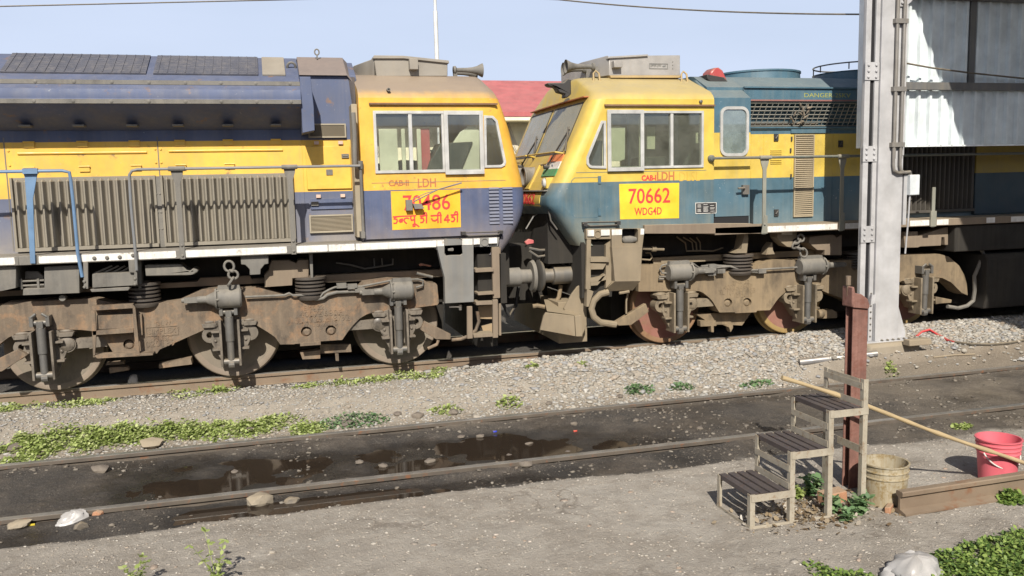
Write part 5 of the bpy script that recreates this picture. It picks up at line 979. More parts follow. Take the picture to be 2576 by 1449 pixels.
b = MB(); b.prism(kp('w4', -.2, (915, 720), (1080, 715), (1090, 770), (1060, 775), (1060, 840), (1035, 840), (1030, 775), (920, 780)), -.25, -.15); b.prism(kp('w4', -.2, (1180, 770), (1265, 765), (1265, 795), (1240, 840), (1225, 790)), -.25, -.15); b.prism(kp('w4', -.3, (2180, 630), (2330, 600), (2380, 630), (2380, 690), (2180, 695)), -.35, -.2); b.lathe((kp('w4', -.35, (2190, 650))[0][0], -.35, kp('w4', -.35, (2190, 650))[0][1]), (1, 0, 0), [(0, .06), (.05, .07), (.1, .05)], 12); b.prism(kp('w4', -.25, (900, 655), (1500, 640), (1400, 780), (1200, 770), (1080, 770)), -.2, -.1); b.build('brake_rigging', M['bogie2'], bogB)
# sand box, steps, buffer, cattle guard
zsb = [k('b2', (1190, 785), (1470, 780), (1452, 1095), (1218, 1100), (1165, 1165), (1145, 1165), (1150, 800))]
b = MB(); b.prism(kp('b2', -.74, (1195, 790), (1470, 785), (1452, 1096), (1222, 1100)), -.74, -.45); b.prism(kp('b2', -.70, (1150, 770), (1200, 720), (1200, 1110), (1150, 1165)), -.66, -.45)
q1 = kp('b2', -.74, (1222, 1100), (1452, 1096)); b.hexa([(q1[0][0], -.74, q1[0][1]), (q1[1][0], -.74, q1[1][1]), (q1[1][0], -.45, q1[1][1]), (q1[0][0], -.45, q1[0][1]), (q1[0][0]-.12, -.60, q1[0][1]-.14), (q1[1][0]-.05, -.60, q1[1][1]-.14), (q1[1][0]-.05, -.45, q1[1][1]-.14), (q1[0][0]-.12, -.45, q1[0][1]-.14)])
hb = k('b2', (1300, 622), (1420, 622), (1432, 635), (1432, 740), (1420, 755), (1295, 755), (1284, 740), (1286, 635))
b.prism(kp('b2', -.72, (1190, 622), (1490, 622), (1470, 790), (1195, 790)), -.72, -.6, [kp('b2', -.72, *[((u*3840/PW-1800)*2.415, (v*3840/PW-600)*2.415) for u, v in hb])])
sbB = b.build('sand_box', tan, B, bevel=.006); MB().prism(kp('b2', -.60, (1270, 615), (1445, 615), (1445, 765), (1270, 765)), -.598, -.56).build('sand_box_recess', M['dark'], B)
b = MB(); x, z = kp('b2', -.66, (1355, 722))[0]; b.lathe((x-.11, -.66, z), (1, 0, 0), [(0, .02), (.03, .05), (.12, .055), (.2, .035), (.22, .012)], 12); b.build('sand_box_lid', M['dustgrey'], sbB)
b = MB()
for p_ in (((975, 635), (1033, 633), (1033, 690), (975, 690)), ((1097, 632), (1175, 630), (1175, 682), (1097, 685)), ((1193, 630), (1286, 628), (1286, 678), (1195, 682)), ((1455, 622), (1488, 622), (1486, 674), (1453, 676))): b.prism(kp('b2', -.724, *p_), -.724, -.68)
b.build('white_stripe', M['white'], B)
b = MB(); q_ = kp('b2', -.70, (960, 625), (1190, 622), (1190, 715), (965, 718)); b.prism(q_, -.70, -.5); x, z = kp('b2', -.70, (1065, 672))[0]; b.prism(circ(x, z, .055), -.712, -.70, [circ(x, z, .04)])
def H_(y, d, *p_): b.prism(kp('b2', y, *p_), y, y+d)
H_(-.70, .05, (970, 720), (1005, 720), (1002, 1170), (958, 1172)); H_(-.72, .2, (1000, 880), (1145, 878), (1175, 905), (1170, 925), (1000, 925)); H_(-.70, .1, (1005, 935), (1145, 940), (1115, 990), (1005, 992)); H_(-.70, .2, (1005, 1110), (1060, 1105), (1130, 1030), (1140, 1040), (1065, 1135), (1005, 1140)); H_(-.7, .1, (970, 1165), (1028, 1190), (985, 1330), (965, 1330)); H_(-.7, .08, (1000, 1075), (1145, 1045), (1145, 1085), (1090, 1100), (1005, 1110))
b.build('boarding_steps', tan, B, bevel=.004)
b = MB(); b.tube([p3d(x, y, -.62) for x, y in k('b2', (1160, 1195), (1090, 1215), (1030, 1275), (1008, 1345), (1030, 1420), (1090, 1470), (1230, 1490))], .045, 10); b.tube([p3d(x, y, -.5) for x, y in k('b2', (1340, 1190), (1325, 1280), (1325, 1390))], .012, 6); b.tube([p3d(x, y, -.6) for x, y in k('b2', (1260, 1205), (1300, 1200), (1350, 1190))], .02, 6); b.build('air_hose', tan, B)
zb_b = kp('g', -.12, (1450, 590))[0][1]
for yb in (-.12, mir(-.12)): buffer(B, 'g', yb, kp('g', -.12, (1625, 590))[0][0], kp('g', -.12, (1290, 590))[0][0], kp('g', -.12, (1110, 590))[0][0], -1, zb_b, M['steel'])
b = MB(); b.box(6.17, 6.7, -.25, mir(-.25), 1.25, 2.0).nxt(); b.box(6.52, 6.95, YS+.02, mir(YS)-.02, .80, 1.55); b.box(5.5, 6.4, YC-.32, YC+.32, .62, 1.46); b.build('headstock', M['under'], B)  # upper near-black block fills the shaded gap below the nose
b = MB(); b.prism(kp('g', -.5, (1600, 740), (1690, 690), (1715, 1215), (1655, 1355), (1430, 1010), (1530, 830)), -.5, -.46); b.prism(kp('g', -.62, (1210, 1060), (1560, 1100), (1575, 1355), (1140, 1275), (1185, 1100)), -.62, -.58); b.prism(kp('g', -.58, (1560, 1100), (1640, 1090), (1655, 1355), (1575, 1355)), -.6, -.4)
q1 = kp('g', -.6, (1215, 1045), (1560, 1095), (1635, 1080), (1430, 1022)); b.add([(q1[0][0], -.61, q1[0][1]), (q1[1][0], -.61, q1[1][1]), (q1[2][0], -.4, q1[2][1]+.05), (q1[3][0], .3, q1[3][1]+.05)], [(0, 1, 2, 3), (3, 2, 1, 0)]); b.box(kp('g', .5, (1150, 1150))[0][0], 6.7, -.3, mir(-.3), .15, .72)
b.build('cattle_guard', tan, B, bevel=.006)
b = MB(); b.tube([p3d(x, y, -.05) for x, y in k('g', (1045, 985), (1100, 975), (1180, 990), (1300, 985), (1370, 870), (1395, 720))], .03, 8); b.build('coupler_lever', M['bogie2'], B)
b = MB(); b.tube([p3d(x, y, -.1) for x, y in k('g', (1000, 265), (1130, 290), (1290, 285), (1330, 330))], .018, 6); b.tube([p3d(x, y, -.1) for x, y in k('g', (1005, 300), (1110, 370), (1250, 350), (1310, 300))], .016, 6); b.prism(kp('g', .1, (1120, 420), (1200, 370), (1300, 350), (1380, 460), (1230, 500)), .1, .14); b.tube([p3d(x, y, -.1) for x, y in k('g', (1390, 320), (1570, 355), (1620, 390), (1625, 620), (1690, 650))], .014, 6)
b.tube([p3d(1*x, y, -.1) for x, y in k('g', (1460, 390), (1405, 405), (1400, 450), (1440, 465))], .02, 6); b.build('coupling_gear', M['steel'], B)
b = MB(); b.tube([p3d(x, y, .2) for x, y in k('n', (355, 1285), (430, 1160), (470, 1140), (555, 1145))], .012, 6); b.tube([p3d(x, y, -.42) for x, y in k('n', (580, 950), (580, 1080), (605, 1200), (670, 1290))], .012, 6); b.build('jumper_cable', M['steel'], B)

# ------------------------------------------------------------------ open-sided metal shed at the right
YCOL, YCL = -1.4, -1.14
SH = thing('metal_shed', 'pale corrugated metal shed on a bolted grey steel column, the right locomotive inside it', 'shed', (10.8, YCOL, -.05))
cx_ = lambda u: P(u, 330, YCOL)[0]
zc = lambda v: P(2220, v, YCOL)[1]
ub = lambda x: k('b3', (x, 0))[0][0]
b = MB(); ztop = 6.3; ZB_ = .075
b.box(cx_(ub(1240)), cx_(ub(1281)), YCOL, YCOL+.02, ZB_, ztop); b.box(cx_(ub(1240)), cx_(ub(1240))+.012, YCOL+.02, YCOL+.06, ZB_, ztop)
b.box(cx_(ub(1315)), cx_(ub(1347)), YCOL, YCOL+.02, ZB_, ztop); b.box(cx_(ub(1315)), cx_(ub(1315))+.02, YCOL+.02, YCOL+.24, ZB_, ztop)
b.box(cx_(ub(1349)), cx_(ub(1541)), YCOL-.03, YCOL+.24, ZB_, ztop); b.box(cx_(ub(1500)), cx_(ub(1541))+.004, YCOL-.04, YCOL-.03, 2.6, ztop)
xa, xb = cx_(ub(1541)), cx_(ub(1541))+.20; b.prism([(xa, zc(738)), (xa, ZB_), (xb, ZB_), (xb, ZB_+.08)], YCOL+.06, YCOL+.08); xa = cx_(ub(1349)); b.prism([(xa, zc(760)), (xa, ZB_), (xa+.13, ZB_), (xa+.02, .5)], YCOL-.055, YCOL-.035)
b.box(cx_(ub(1230)), cx_(ub(1541))+.20, YCOL-.09, YCOL+.28, ZB_-.03, ZB_)
colm = b.build('column', M['column'], SH, bevel=.004)
MB().box(cx_(ub(1275)), cx_(ub(1322)), YCOL+.025, YCOL+.06, ZB_, ztop).build('slot_shade_strip', M['dark'], colm)  # near-black strip behind the see-through slot, painted instead of shade
b = MB()
for v0, v1 in ((157, 202), (367, 406), (567, 608)):
    xa, xb, za, zb2 = cx_(ub(1235)), cx_(ub(1343)), zc(v1), zc(v0); b.box(xa, xb, YCOL-.014, YCOL-.0, za, zb2)
    for x in (xa+.05, xb-.05):
        for t in (.17, .5, .83): b.bolt(x, YCOL-.014, za+(zb2-za)*t, .018, .02)
b.build('splice_plate', M['column'], colm)
b = MB()
for z in np.arange(.14, .74, .085): b.nxt().bolt(cx_(ub(1330)), YCOL, z, .013, .014)
for i in range(8): b.nxt().bolt(cx_(ub(1400))+.09*i, YCOL-.06, ZB_+.01, .016, .03)
b.build('column_bolts', M['steel'], colm)
b = MB()
for u, ex in ((2241, 0), (2258, .0)):
    x = cx_(u); b.tube([(x, YCOL-.065, ztop), (x, YCOL-.065, zc(415)), (x+.015, YCOL-.07, zc(430)), (x+.08, YCOL-.07, zc(436)), (cx_(2283), YCOL-.07, zc(434)), (cx_(2287), YCOL-.05, zc(440))], .021, 10)
    b.tube([(x+.03, YCOL-.06, ztop), (x+.03, YCOL-.06, zc(400))], .009, 6)
for v in (54, 225, 365): z = zc(v); b.box(cx_(2234), cx_(2266), YCOL-.09, YCOL-.03, z-.03, z+.03)
b.build('conduit', M['conduit'], SH)
b = MB(); b.box(cx_(2281), cx_(2305), YCOL-.10, YCOL+.02, zc(493), zc(441)); b.build('junction_box', grimy('pale_grey_enclosure', (.56, .60, .62), .4, dust=.05), SH, bevel=.01)
b = MB(); b.box(cx_(2272)+.005, cx_(2281), YCOL-.04, YCOL-.01, zc(567), zc(441)); b.tube([(cx_(2286), YCOL-.06, zc(493)), (cx_(2285), YCOL-.05, zc(560)), (cx_(2280), YCOL-.05, zc(640))], .012, 6); b.build('cable_tray', M['column'], SH)
xl = P(2162, 250, YCL)[0]; zbot = 2.735; b = MB(); pts = []; x = xl+.09
while x < 30:
    pts += [(x, YCL), (x+.055, YCL), (x+.072, YCL-.045), (x+.108, YCL-.045), (x+.125, YCL)]; x += .19
for j, (z0, z1) in enumerate(((zbot, P(2400, 222, YCL)[1]), (P(2400, 222, YCL)[1], 5.62))):
    m = len(pts); vs = [(a, c, z0) for a, c in pts]+[(a, c, z1) for a, c in pts]+[(a, c+.012, z0) for a, c in pts]+[(a, c+.012, z1) for a, c in pts]
    b.add(vs, [(i, i+1, m+i+1, m+i) for i in range(m-1)]+[(2*m+i+1, 2*m+i, 3*m+i, 3*m+i+1) for i in range(m-1)]+[(i+1, i, 2*m+i, 2*m+i+1) for i in range(m-1)])
b.build('cladding', M['clad'], SH, smooth=15)
b = MB(); b.box(xl, xl+.10, YCL-.05, YCL+.05, zbot-.02, 5.62); b.box(xl+.10, 30, YCL-.045, YCL-.037, zbot-.012, zbot+.010); b.build('corner_trim', M['trim'], SH, bevel=.006)
gz = P(2450, 218, YCL-.05)[1]; b = MB(); b.box(cx_(2262), 30, YCL-.13, YCL-.036, gz-.055, gz-.048); b.box(cx_(2262), 30, YCL-.13, YCL-.122, gz-.048, gz+.045); vx = P(2447, 120, YCL-.06)[0]; b.box(vx-.05, vx+.05, YCL-.06, YCL-.036, gz+.05, 5.6); tz = P(2450, 1, YCL-.1)[1]; b.box(cx_(2262), 30, YCL-.16, YCL-.036, tz-.0, tz+.16)
b.build('girt', grimy('dark_painted_girt', (.09, .095, .10), .6, dust=.15), SH)
b = MB(); b.prism(kp('cl', YCOL-.05, (500, -40), (660, -40), (610, 20), (560, 62), (505, 62)), YCOL-.05, YCOL-.03); b.bolt(kp('cl', YCOL-.05, (525, 28))[0][0], YCOL-.05, kp('cl', YCOL-.05, (525, 28))[0][1], .02, .02); b.build('brace_gusset', M['column'], SH)
b = MB(); b.tube([p3d(*q_, YCOL+.05) for q_ in k('cl', (552, 612), (820, 660), (1190, 708), (1708, 762), (2200, 800))], .012, 6); b.build('slack_cable', M['blackcable'], SH)
X0R, KR, ZRF = 10.74, .147, 5.62; b = MB()
def roofslab(pl, z0, z1):
    n = len(pl); b.add([(x, y, z0) for x, y in pl]+[(x, y, z1) for x, y in pl], [tuple(range(n))[::-1], tuple(range(n, 2*n))]+[(i, (i+1) % n, n+(i+1) % n, n+i) for i in range(n)])
roofslab([(15.2, 5.2), (13.6, YCL), (X0R, YCL), (X0R+KR*8.3, YCL-8.3), (30, YCL-8.3), (30, 5.2)], ZRF, ZRF+.10)
b.build('roof', M['clad'], SH); b = MB(); b.box(16., 30, 5.0, 5.1, -.2, ZRF-.01); b.build('back_wall', M['clad'], SH)
b = MB(); b.box(12.2, 12.5, YCL-8.25, YCL-8.0, -.3, ZRF); b.build('column', M['column'], SH)
tag(MB().hexa([(cx_(2170), YCOL-.24, -.3), (cx_(2312), YCOL-.24, -.3), (cx_(2320), YCOL+.36, -.3), (cx_(2165), YCOL+.36, -.3), (cx_(2176), YCOL-.20, .062), (cx_(2306), YCOL-.20, .066), (cx_(2308), YCOL+.32, .055), (cx_(2176), YCOL+.32, .05)]).build('column_footing', M['concrete'], None, bevel=.05), 'muddy concrete footing under the grey steel shed column', 'footing')

# ------------------------------------------------------------------ background: red-roofed building, mast, wires
RB = thing('red_roofed_building', 'long cream building with a red sheet roof seen in the gap between the two locomotives', 'building', (8, 12, -.1))
ye, yw_, yr = 11.2, 12., 15.; ze, zr = P(1300, 293, ye)[1], P(1300, 203, yr)[1]
b = MB(); b.xprism([(ye, ze), (ye, ze+.12), (yr, zr), (2*yr-ye, ze+.12), (2*yr-ye, ze)], -6, 30); b.build('roof', M['roofred'], RB)
b = MB(); b.box(-5.5, 29.5, yw_, 2*yr-yw_, -.2, ze+.02); b.build('wall', M['creamwall'], RB)
b = MB(); xv = P(1312, 400, yw_)[0]; zv = P(1312, 400, yw_)[1]
for c0 in np.arange(-6, 8)*2.1*1.0:
    for sgn in (-1, 1):
        for o_ in (0, .11, .22, .33): b.hexa([(xv+c0+sgn*o_*.5-.03, yw_-.03-.01*(o_ > .1), zv+o_*.4), (xv+c0+sgn*o_*.5+.03, yw_-.03-.01*(o_ > .1), zv+o_*.4), (xv+c0+sgn*o_*.5+.03, yw_, zv+o_*.4), (xv+c0+sgn*o_*.5-.03, yw_, zv+o_*.4), (xv+c0+sgn*(.42+o_*.9)-.03, yw_-.03-.01*(o_ > .1), ze), (xv+c0+sgn*(.42+o_*.9)+.03, yw_-.03-.01*(o_ > .1), ze), (xv+c0+sgn*(.42+o_*.9)+.03, yw_, ze), (xv+c0+sgn*(.42+o_*.9)-.03, yw_, ze)])
b.build('wall_bracing', grimy('pale_tan_brace', (.60, .54, .42), .8, dust=.1), RB)
MB().box(-5.5, 29.5, ye+.02, yw_, ze-.10, ze+.0).build('eave', M['creamwall'], RB)
ym = 9.; xm, zm = P(1098.5, 130, ym); MS = thing('floodlight_mast', 'thin pale mast rising behind the roof of the left locomotive', 'mast', (xm, ym, -.1))
zst = P(1096, 28, ym)[1]; b = MB(); b.cyl((xm, ym, -.2), (xm, ym, zst), .055, .05); b.build('lower_pole', grimy('pale_mast_paint', (.62, .63, .62), .6, dust=.1), MS); b = MB(); b.cyl((xm, ym, zst), (xm, ym, zst+4), .035); b.build('upper_pole', bpy.data.materials['pale_mast_paint'], MS)
b = MB(); a = Vector(p3d(0, 16, 6.)); e = Vector(p3d(690, 0, 6.)); d = e-a
b.tube([a+d*t+Vector((0, 0, -.0)) for t in np.linspace(-2, 4, 25)], .012, 5); tag(b.build('overhead_wire', M['blackcable']), 'thin overhead wire crossing the sky at the upper left', 'wire')
b = MB(); a = Vector(p3d(1405, -1, 3.)); e = Vector(p3d(2170, 36, YCL+.2)); d = e-a; b.tube([a+d*t+Vector((0, 0, -.06*(1-(2*t-1)**2) if 0 < t < 1 else 0)) for t in np.linspace(-.6, 1, 25)], .012, 5)
tag(b.build('overhead_wire', M['blackcable']), 'thin overhead wire running to the shed at the upper right', 'wire')

# ------------------------------------------------------------------ the camera's own passing train, unseen behind it, added to block low sky light
PT = thing('light_blocker_coach', 'unseen dark maroon coach added behind the viewer to block sky light, opposite the locomotives', 'coach', (4, -13.8, -.3))
b = MB(); b.xprism([(-12.35, 1.0), (-12.30, 2.0), (-12.35, 3.3), (-12.6, 3.75), (-13.2, 4.0), (-14.6, 4.0), (-15.2, 3.75), (-15.45, 3.3), (-15.45, 1.0)], -16, 26); b.build('coach_body', grimy('dark_maroon_coach', (.12, .03, .035), .4, dust=.1), PT)
b = MB(); b.box(-15, 25, -14.9, -12.9, .2, 1.0); b.build('coach_underframe', M['under'], PT)
for x in np.arange(-14.5, 25, 1.7): MB().box(x, x+1.1, -12.33, -12.29, 2.0, 2.8).build('coach_window', M['black'], PT)

# ------------------------------------------------------------------ foreground things
def gz_(x, y): return float(gheight(np.array([x]), np.array([y]))[0])
# steps
yn, yfq = -5.77, -5.27
ST = thing('metal_steps', 'three-tread metal step frame of pale angle iron standing by the rusty post', 'steps', (6.5, -5.5, ZP))
lx = [P(1887, 1290, yn)[0], P(1988, 1200, yn)[0], P(2084, 1150, yn)[0], P(2170, 1100, yn)[0]]
tz_ = [P(1886, 1246, yn)[1], P(1988, 1138, yn)[1], P(2085, 1034, yn)[1], P(2172, 955, yn)[1]]
def angle_post(b, x, y, z0, z1, sx_, sy, w_=.042, t=.006):
    b.box(min(x, x+sx_*w_), max(x, x+sx_*w_), min(y, y+sy*t), max(y, y+sy*t), z0, z1); b.box(min(x, x+sx_*t), max(x, x+sx_*t), min(y+sy*t, y+sy*w_), max(y+sy*t, y+sy*w_), z0, z1)
for i in range(4):
    for y, sy in ((yn, 1), (yfq, -1)):
        b = MB(); angle_post(b, lx[i], y, ZP-.02, tz_[i], 1, sy); b.build('leg', M['paleangle'], ST)
b = MB()
for i in range(3):
    for y, sy in ((yn, 1), (yfq, -1)):
        ya, yb = (y+.0075, y+.012) if sy > 0 else (y-.012, y-.0075); b.box(lx[i]+.01, lx[i+1]+.045, ya-.013*(sy > 0), yb-.013*(sy > 0)+.0, tz_[i]-.058, tz_[i]-.002) if sy > 0 else b.box(lx[i]+.01, lx[i+1]+.045, yb, yb+.012, tz_[i]-.058, tz_[i]-.002)
    b.box(lx[i+1]-.006, lx[i+1]-.001, yn+.01, yfq-.01, tz_[i]+.0, tz_[i]+.05)
    b.box(lx[i+1]-.006, lx[i+1]-.001, yn+.01, yfq-.01, tz_[i]+.14, tz_[i]+.19)
b.box(lx[3]+.0, lx[3]+.006, yn+.055, yfq-.055, tz_[3]-.06, tz_[3]-.005); b.box(lx[3]-.006, lx[3]-.001, yn+.01, yn+.30, tz_[1]-.08, tz_[1]-.02)
b.box(lx[0], lx[2]+.18, yn-.004, yn-.0005, ZP-.05, ZP+.015); b.box(lx[0]-.004, lx[0]-.0005, yn, yfq, ZP-.05, ZP+.015)
b.build('side_rail', M['paleangle'], ST)
for i in range(3):
    b = MB(); n = 4; wd = (lx[i+1]-lx[i]-.02)/n
    for j in range(n):
        x = lx[i]+.012+wd*j; b.box(x, x+wd*.72, yn+.01, yfq-.01, tz_[i]-.004, tz_[i]+.006); b.box(x, x+.006, yn+.01, yfq-.01, tz_[i]-.03, tz_[i]-.004)
    for y in (yn+.012, yfq-.05): b.box(lx[i]+.01, lx[i+1], y, y+.035, tz_[i]-.012, tz_[i]-.0045)
    b.build('tread', M['tread'], ST)
# rusted post
px, py = G(2142, 1230, ZP); pxa = P(2122, 1000, py)[0]; pxb = P(2178, 1000, py)[0]; zt_ = P(2150, 775, py)[1]
PO = thing('rusted_post', 'rusty red steel channel post with a rounded cap, behind the metal steps', 'post', (px, py, ZP))
pxm = P(2141, 1000, py)[0]; b = MB(); b.box(pxm, pxb, py, py+.012, -.5, zt_); b.box(pxm, pxb, py+.085, py+.097, -.5, zt_); xw = (pxm+pxb)/2; b.box(xw-.007, xw+.007, py+.012, py+.085, -.5, zt_); b.build('post_body', M['rust'], PO, bevel=.003)
b = MB(); q_ = PP([(2122, 775), (2132, 765), (2136, 738), (2145, 722), (2150, 722), (2152, 738), (2168, 740), (2184, 752), (2190, 770), (2186, 777)], py-.02); q_ = [(max(x, pxm-.025), z) for x, z in q_]; b.prism(q_, py-.02, py+.115); b.build('cap', M['rust'], PO, bevel=.02)
b = MB(); q0 = Vector(p3d(2134, 745, py+.05)); q1 = Vector(p3d(2134, 694, py+.05)); b.cyl(q0, q1, .014, n=10); b.cyl(q0+(q1-q0)*.55, q1, .021, n=10); b.build('rod', M['rail'], PO)
x, z = P(2196, 752, py); b = MB(); b.hexa([(x-.02, py, z-.05), (x+.015, py, z-.04), (x+.02, py+.04, z-.04), (x-.02, py+.04, z-.05), (x-.01, py, z+.03), (x+.03, py, z+.04), (x+.03, py+.04, z+.03), (x, py+.04, z+.03)]); b.build('rag', M['bag'], PO)
# bamboo
b = MB(); A0 = Vector(p3d(1967, 950, -5.42)); A1 = Vector(p3d(2700, 1216, -5.76)); N = 30; pt = [A0+(A1-A0)*t+Vector((0, 0, .012*math.sin(9*t)+.02*math.sin(3.1*t))) for t in np.linspace(0, 1, N)]
b.tube(pt, [.0165+.002*math.sin(i*1.7)+(.004 if i % 5 == 0 else 0) for i in range(N)], 10); tag(b.build('bamboo_pole', M['bamboo']), 'long bamboo pole leaning across the metal steps to the red bucket', 'pole')
# buckets
def bucket(name, label, cx, cy, z0, h, rt, rb, mat, cat, ribs, handle):
    t = thing(name, label, cat, (cx, cy, z0)); b = MB(); pr = [(0, rb)]
    for f_ in np.linspace(.05, .62, 4): pr.append((h*f_, rb+(rt-rb)*f_))
    for i in range(ribs):
        f0 = .66+.30*i/ribs; pr += [(h*f0, rb+(rt-rb)*f0), (h*(f0+.01), rb+(rt-rb)*f0+.008), (h*(f0+.035), rb+(rt-rb)*f0+.008), (h*(f0+.045), rb+(rt-rb)*f0)]
    pr += [(h*.97, rt), (h*.975, rt+.01), (h, rt+.01), (h, rt-.004), (h*.1, rb-.006), (h*.08, .001)]
    b.lathe((cx, cy, z0), (0, 0, 1), pr, 40); b.build('bucket_body', mat, t, smooth=45)
    if handle:
        hb_ = MB(); R = rb+(rt-rb)*.72+.012; pts = [(cx-R*math.cos(a), cy-.03-R*.62*math.sin(a), z0+h*.70-.62*h*.55*math.sin(a)) for a in np.linspace(-.02, math.pi+.02, 24)]; hb_.tube(pts, .006, 6); hb_.build('wire_handle', M['white'], t)
    return t
bx, by = 8.53, -5.50; bkz = ZP-.005
xl_ = P(2471, 1100, by)[0]; rt_ = .175; cxb = xl_+rt_; ztop_ = P(2525, 1099, by)[1]
bucket('bucket', 'faded red plastic bucket with a white wire handle beside the lying rail', cxb, by, bkz, ztop_-bkz, rt_, .145, M['pink'], 'bucket', 3, True)
cy_ = -5.62; xa, xb = P(2180, 1160, cy_)[0], P(2273, 1160, cy_)[0]
bucket('paint_can', 'dirty white open paint can stained brown, between the post and the lying rail', (xa+xb)/2, cy_, ZP-.01, P(2226, 1157, cy_)[1]-ZP, (xb-xa)/2, (xb-xa)/2*.93, M['can'], 'can', 2, False)
# loose rail
b = MB(); pr = [(-.075, 0), (.075, 0), (.075, .016), (.012, .035), (.009, .13), (.036, .143), (.036, .172), (.028, .18), (-.028, .18), (-.036, .172), (-.036, .143), (-.009, .13), (-.012, .035), (-.075, .016)]
xr0, yr0 = G(2272, 1297, ZP); p0 = Vector((xr0, yr0+.05, ZP)); dr_ = Vector((1, .02, 0)).normalized(); sd_ = Vector((-dr_.y, dr_.x, 0)); n = len(pr)
vs = [p0+sd_*a+Vector((0, 0, c_)) for a, c_ in pr]+[p0+dr_*4+sd_*a+Vector((0, 0, c_)) for a, c_ in pr]; b.add(vs, [tuple(range(n))[::-1], tuple(range(n, 2*n))]+[(i, (i+1) % n, n+(i+1) % n, n+i) for i in range(n)])
tag(b.build('loose_rail', M['rail'], smooth=25), 'short length of rusty rail lying on the ground in front of the red bucket', 'rail')
# bricks, block, pipe, stick, cable
def chunk(name, mat, label, cat, u, v, w_, d_, h_, rot, zg=ZP, seed=0, group=None, tilt=0):
    x, y = G(u, v, zg); r = random.Random(seed); b = MB(); vs = []
    for zz in (0, 1):
        for sx__, sy__ in ((-1, -1), (1, -1), (1, 1), (-1, 1)): vs.append(Vector((sx__*w_/2*(1-.12*r.random()), sy__*d_/2*(1-.15*r.random()), zz*h_*(1-.15*r.random())+tilt*sx__*w_*zz)))
    m = Matrix.Rotation(rot, 3, 'Z'); b.hexa([m @ q_+Vector((x, y+d_/2, zg-.012)) for q_ in vs]); return tag(b.build(name, mat, bevel=.008), label, cat, group)
chunk('brick', M['brick'], 'broken orange brick among weeds at the foot of the rusty post', 'brick', 2106, 1268, .23, .12, .11, .1, seed=2)
chunk('wood_chunk', M['wood'], 'pale wooden chunk leaning by the paint can', 'wood', 2222, 1272, .16, .10, .10, .5, seed=5)
chunk('stone_block', M['brick'], 'small dull stone block beside the end of the lying rail', 'stone', 2242, 1286, .13, .05, .06, .7, seed=8)
chunk('timber_block', M['wood'], 'short timber block on the ground right of the shed column', 'timber', 2317, 867, .38, .14, .09, 0, zg=.045, seed=4)
def on(u, v, r=0., z=-.2):
    d = ray(u, v); ts = np.linspace(2, 30, 2800); xs_, ys_, zs_ = CAM.x+d.x*ts, CAM.y+d.y*ts, CAM.z+d.z*ts; h = gheight(xs_, ys_)+r
    i = int(np.argmax(zs_ < h)); return Vector((xs_[i], ys_[i], h[i]))
b = MB(); a, e = on(2011, 912, .04), on(2206, 890, .04); b.lathe(a, e-a, [(0, .03), (0, .048), ((e-a).length*.38, .048), ((e-a).length*.385, .052), ((e-a).length*.42, .052), ((e-a).length*.425, .045), ((e-a).length, .045), ((e-a).length, .03)], 16); tag(b.build('pipe', M['pipe']), 'grey metal pipe lying on the gravel behind the rusty post', 'pipe')
b = MB(); a, e = on(2348, 902, .012), on(2452, 894, .012); b.tube([a, (a+e)/2+Vector((0, 0, .01)), e], .012, 6); tag(b.build('stick', M['wood']), 'thin dry stick on bare ground right of the shed column', 'stick')
b = MB(); cpt = [on(u, v, .02) for u, v in ((2306, 846), (2318, 838), (2338, 834), (2362, 843), (2385, 856), (2402, 861))]; cpt[1].z += .02; cpt[2].z += .03; b.tube(cpt, .018, 8); rc = b.build('electric_cable', M['redcable']); tag(rc, 'thick cable with a red end section trailing over the ballast by the shed column', 'cable')
b = MB(); b.tube([on(u, v, .02) for u, v in ((2402, 861), (2440, 866), (2490, 868), (2540, 863), (2600, 852))], .019, 8); b.build('black_section', M['blackcable'], rc)
# plastic litter
def bag(u, v, w_, h_, label, zg=None, seed=0, mat='bag'):
    c = on(u, v) if zg is None else Vector((*G(u, v, zg), zg)); r = np.random.default_rng(seed); n, m = 26, 10; b = MB(); vs = []; ph = r.random(6)*6.28
    for j in range(m):
        t = j/(m-1)
        for i in range(n):
            a = 2*math.pi*i/n; pk = max(0, math.cos(a-.6))*t
            rr = (w_/2)*math.sqrt(max(0, 1-t*t))*(1+.16*math.sin(3*a+ph[0]+2*t)+.10*math.sin(5*a+ph[1]-3*t)+.07*r.standard_normal())+.004
            vs.append((c.x+rr*math.cos(a)+.10*w_*t+.05*w_*pk, c.y+rr*.75*math.sin(a)+.06*w_*math.sin(4*t+ph[2]), c.z-.012+h_*t*(.75+.10*math.sin(4*a+ph[3])*(1-t))+.22*h_*math.exp(-((t-.6)/.2)**2)*max(0, math.cos(a-.7))**2+.025*h_*r.standard_normal()))
    b.add(vs, [(j*n+i, j*n+(i+1) % n, (j+1)*n+(i+1) % n, (j+1)*n+i) for j in range(m-1) for i in range(n)]+[tuple(range((m-1)*n, m*n))]); o = b.build('plastic_bag', M[mat], smooth=48)
    return tag(o, label, 'plastic bag')
bag(2292, 1462, .36, .23, 'large crumpled whitish plastic bag in the green weeds at the lower right', seed=3)
bag(180, 1310, .22, .13, 'small crumpled clear plastic bag beside the near rail at the lower left', seed=2)
bag(145, 1000, .28, .10, 'pale plastic bag lying against the far rail under the leftmost wheel', seed=4)
bag(335, 960, .10, .14, 'little white plastic scrap hanging below the left bogie', zg=.02, seed=6)
bag(12, 1020, .24, .08, 'white crumpled plastic at the left edge by the far rail', seed=8)
bag(2408, 1428, .09, .05, 'tiny scrap of clear plastic in the weeds right of the large bag', seed=9)
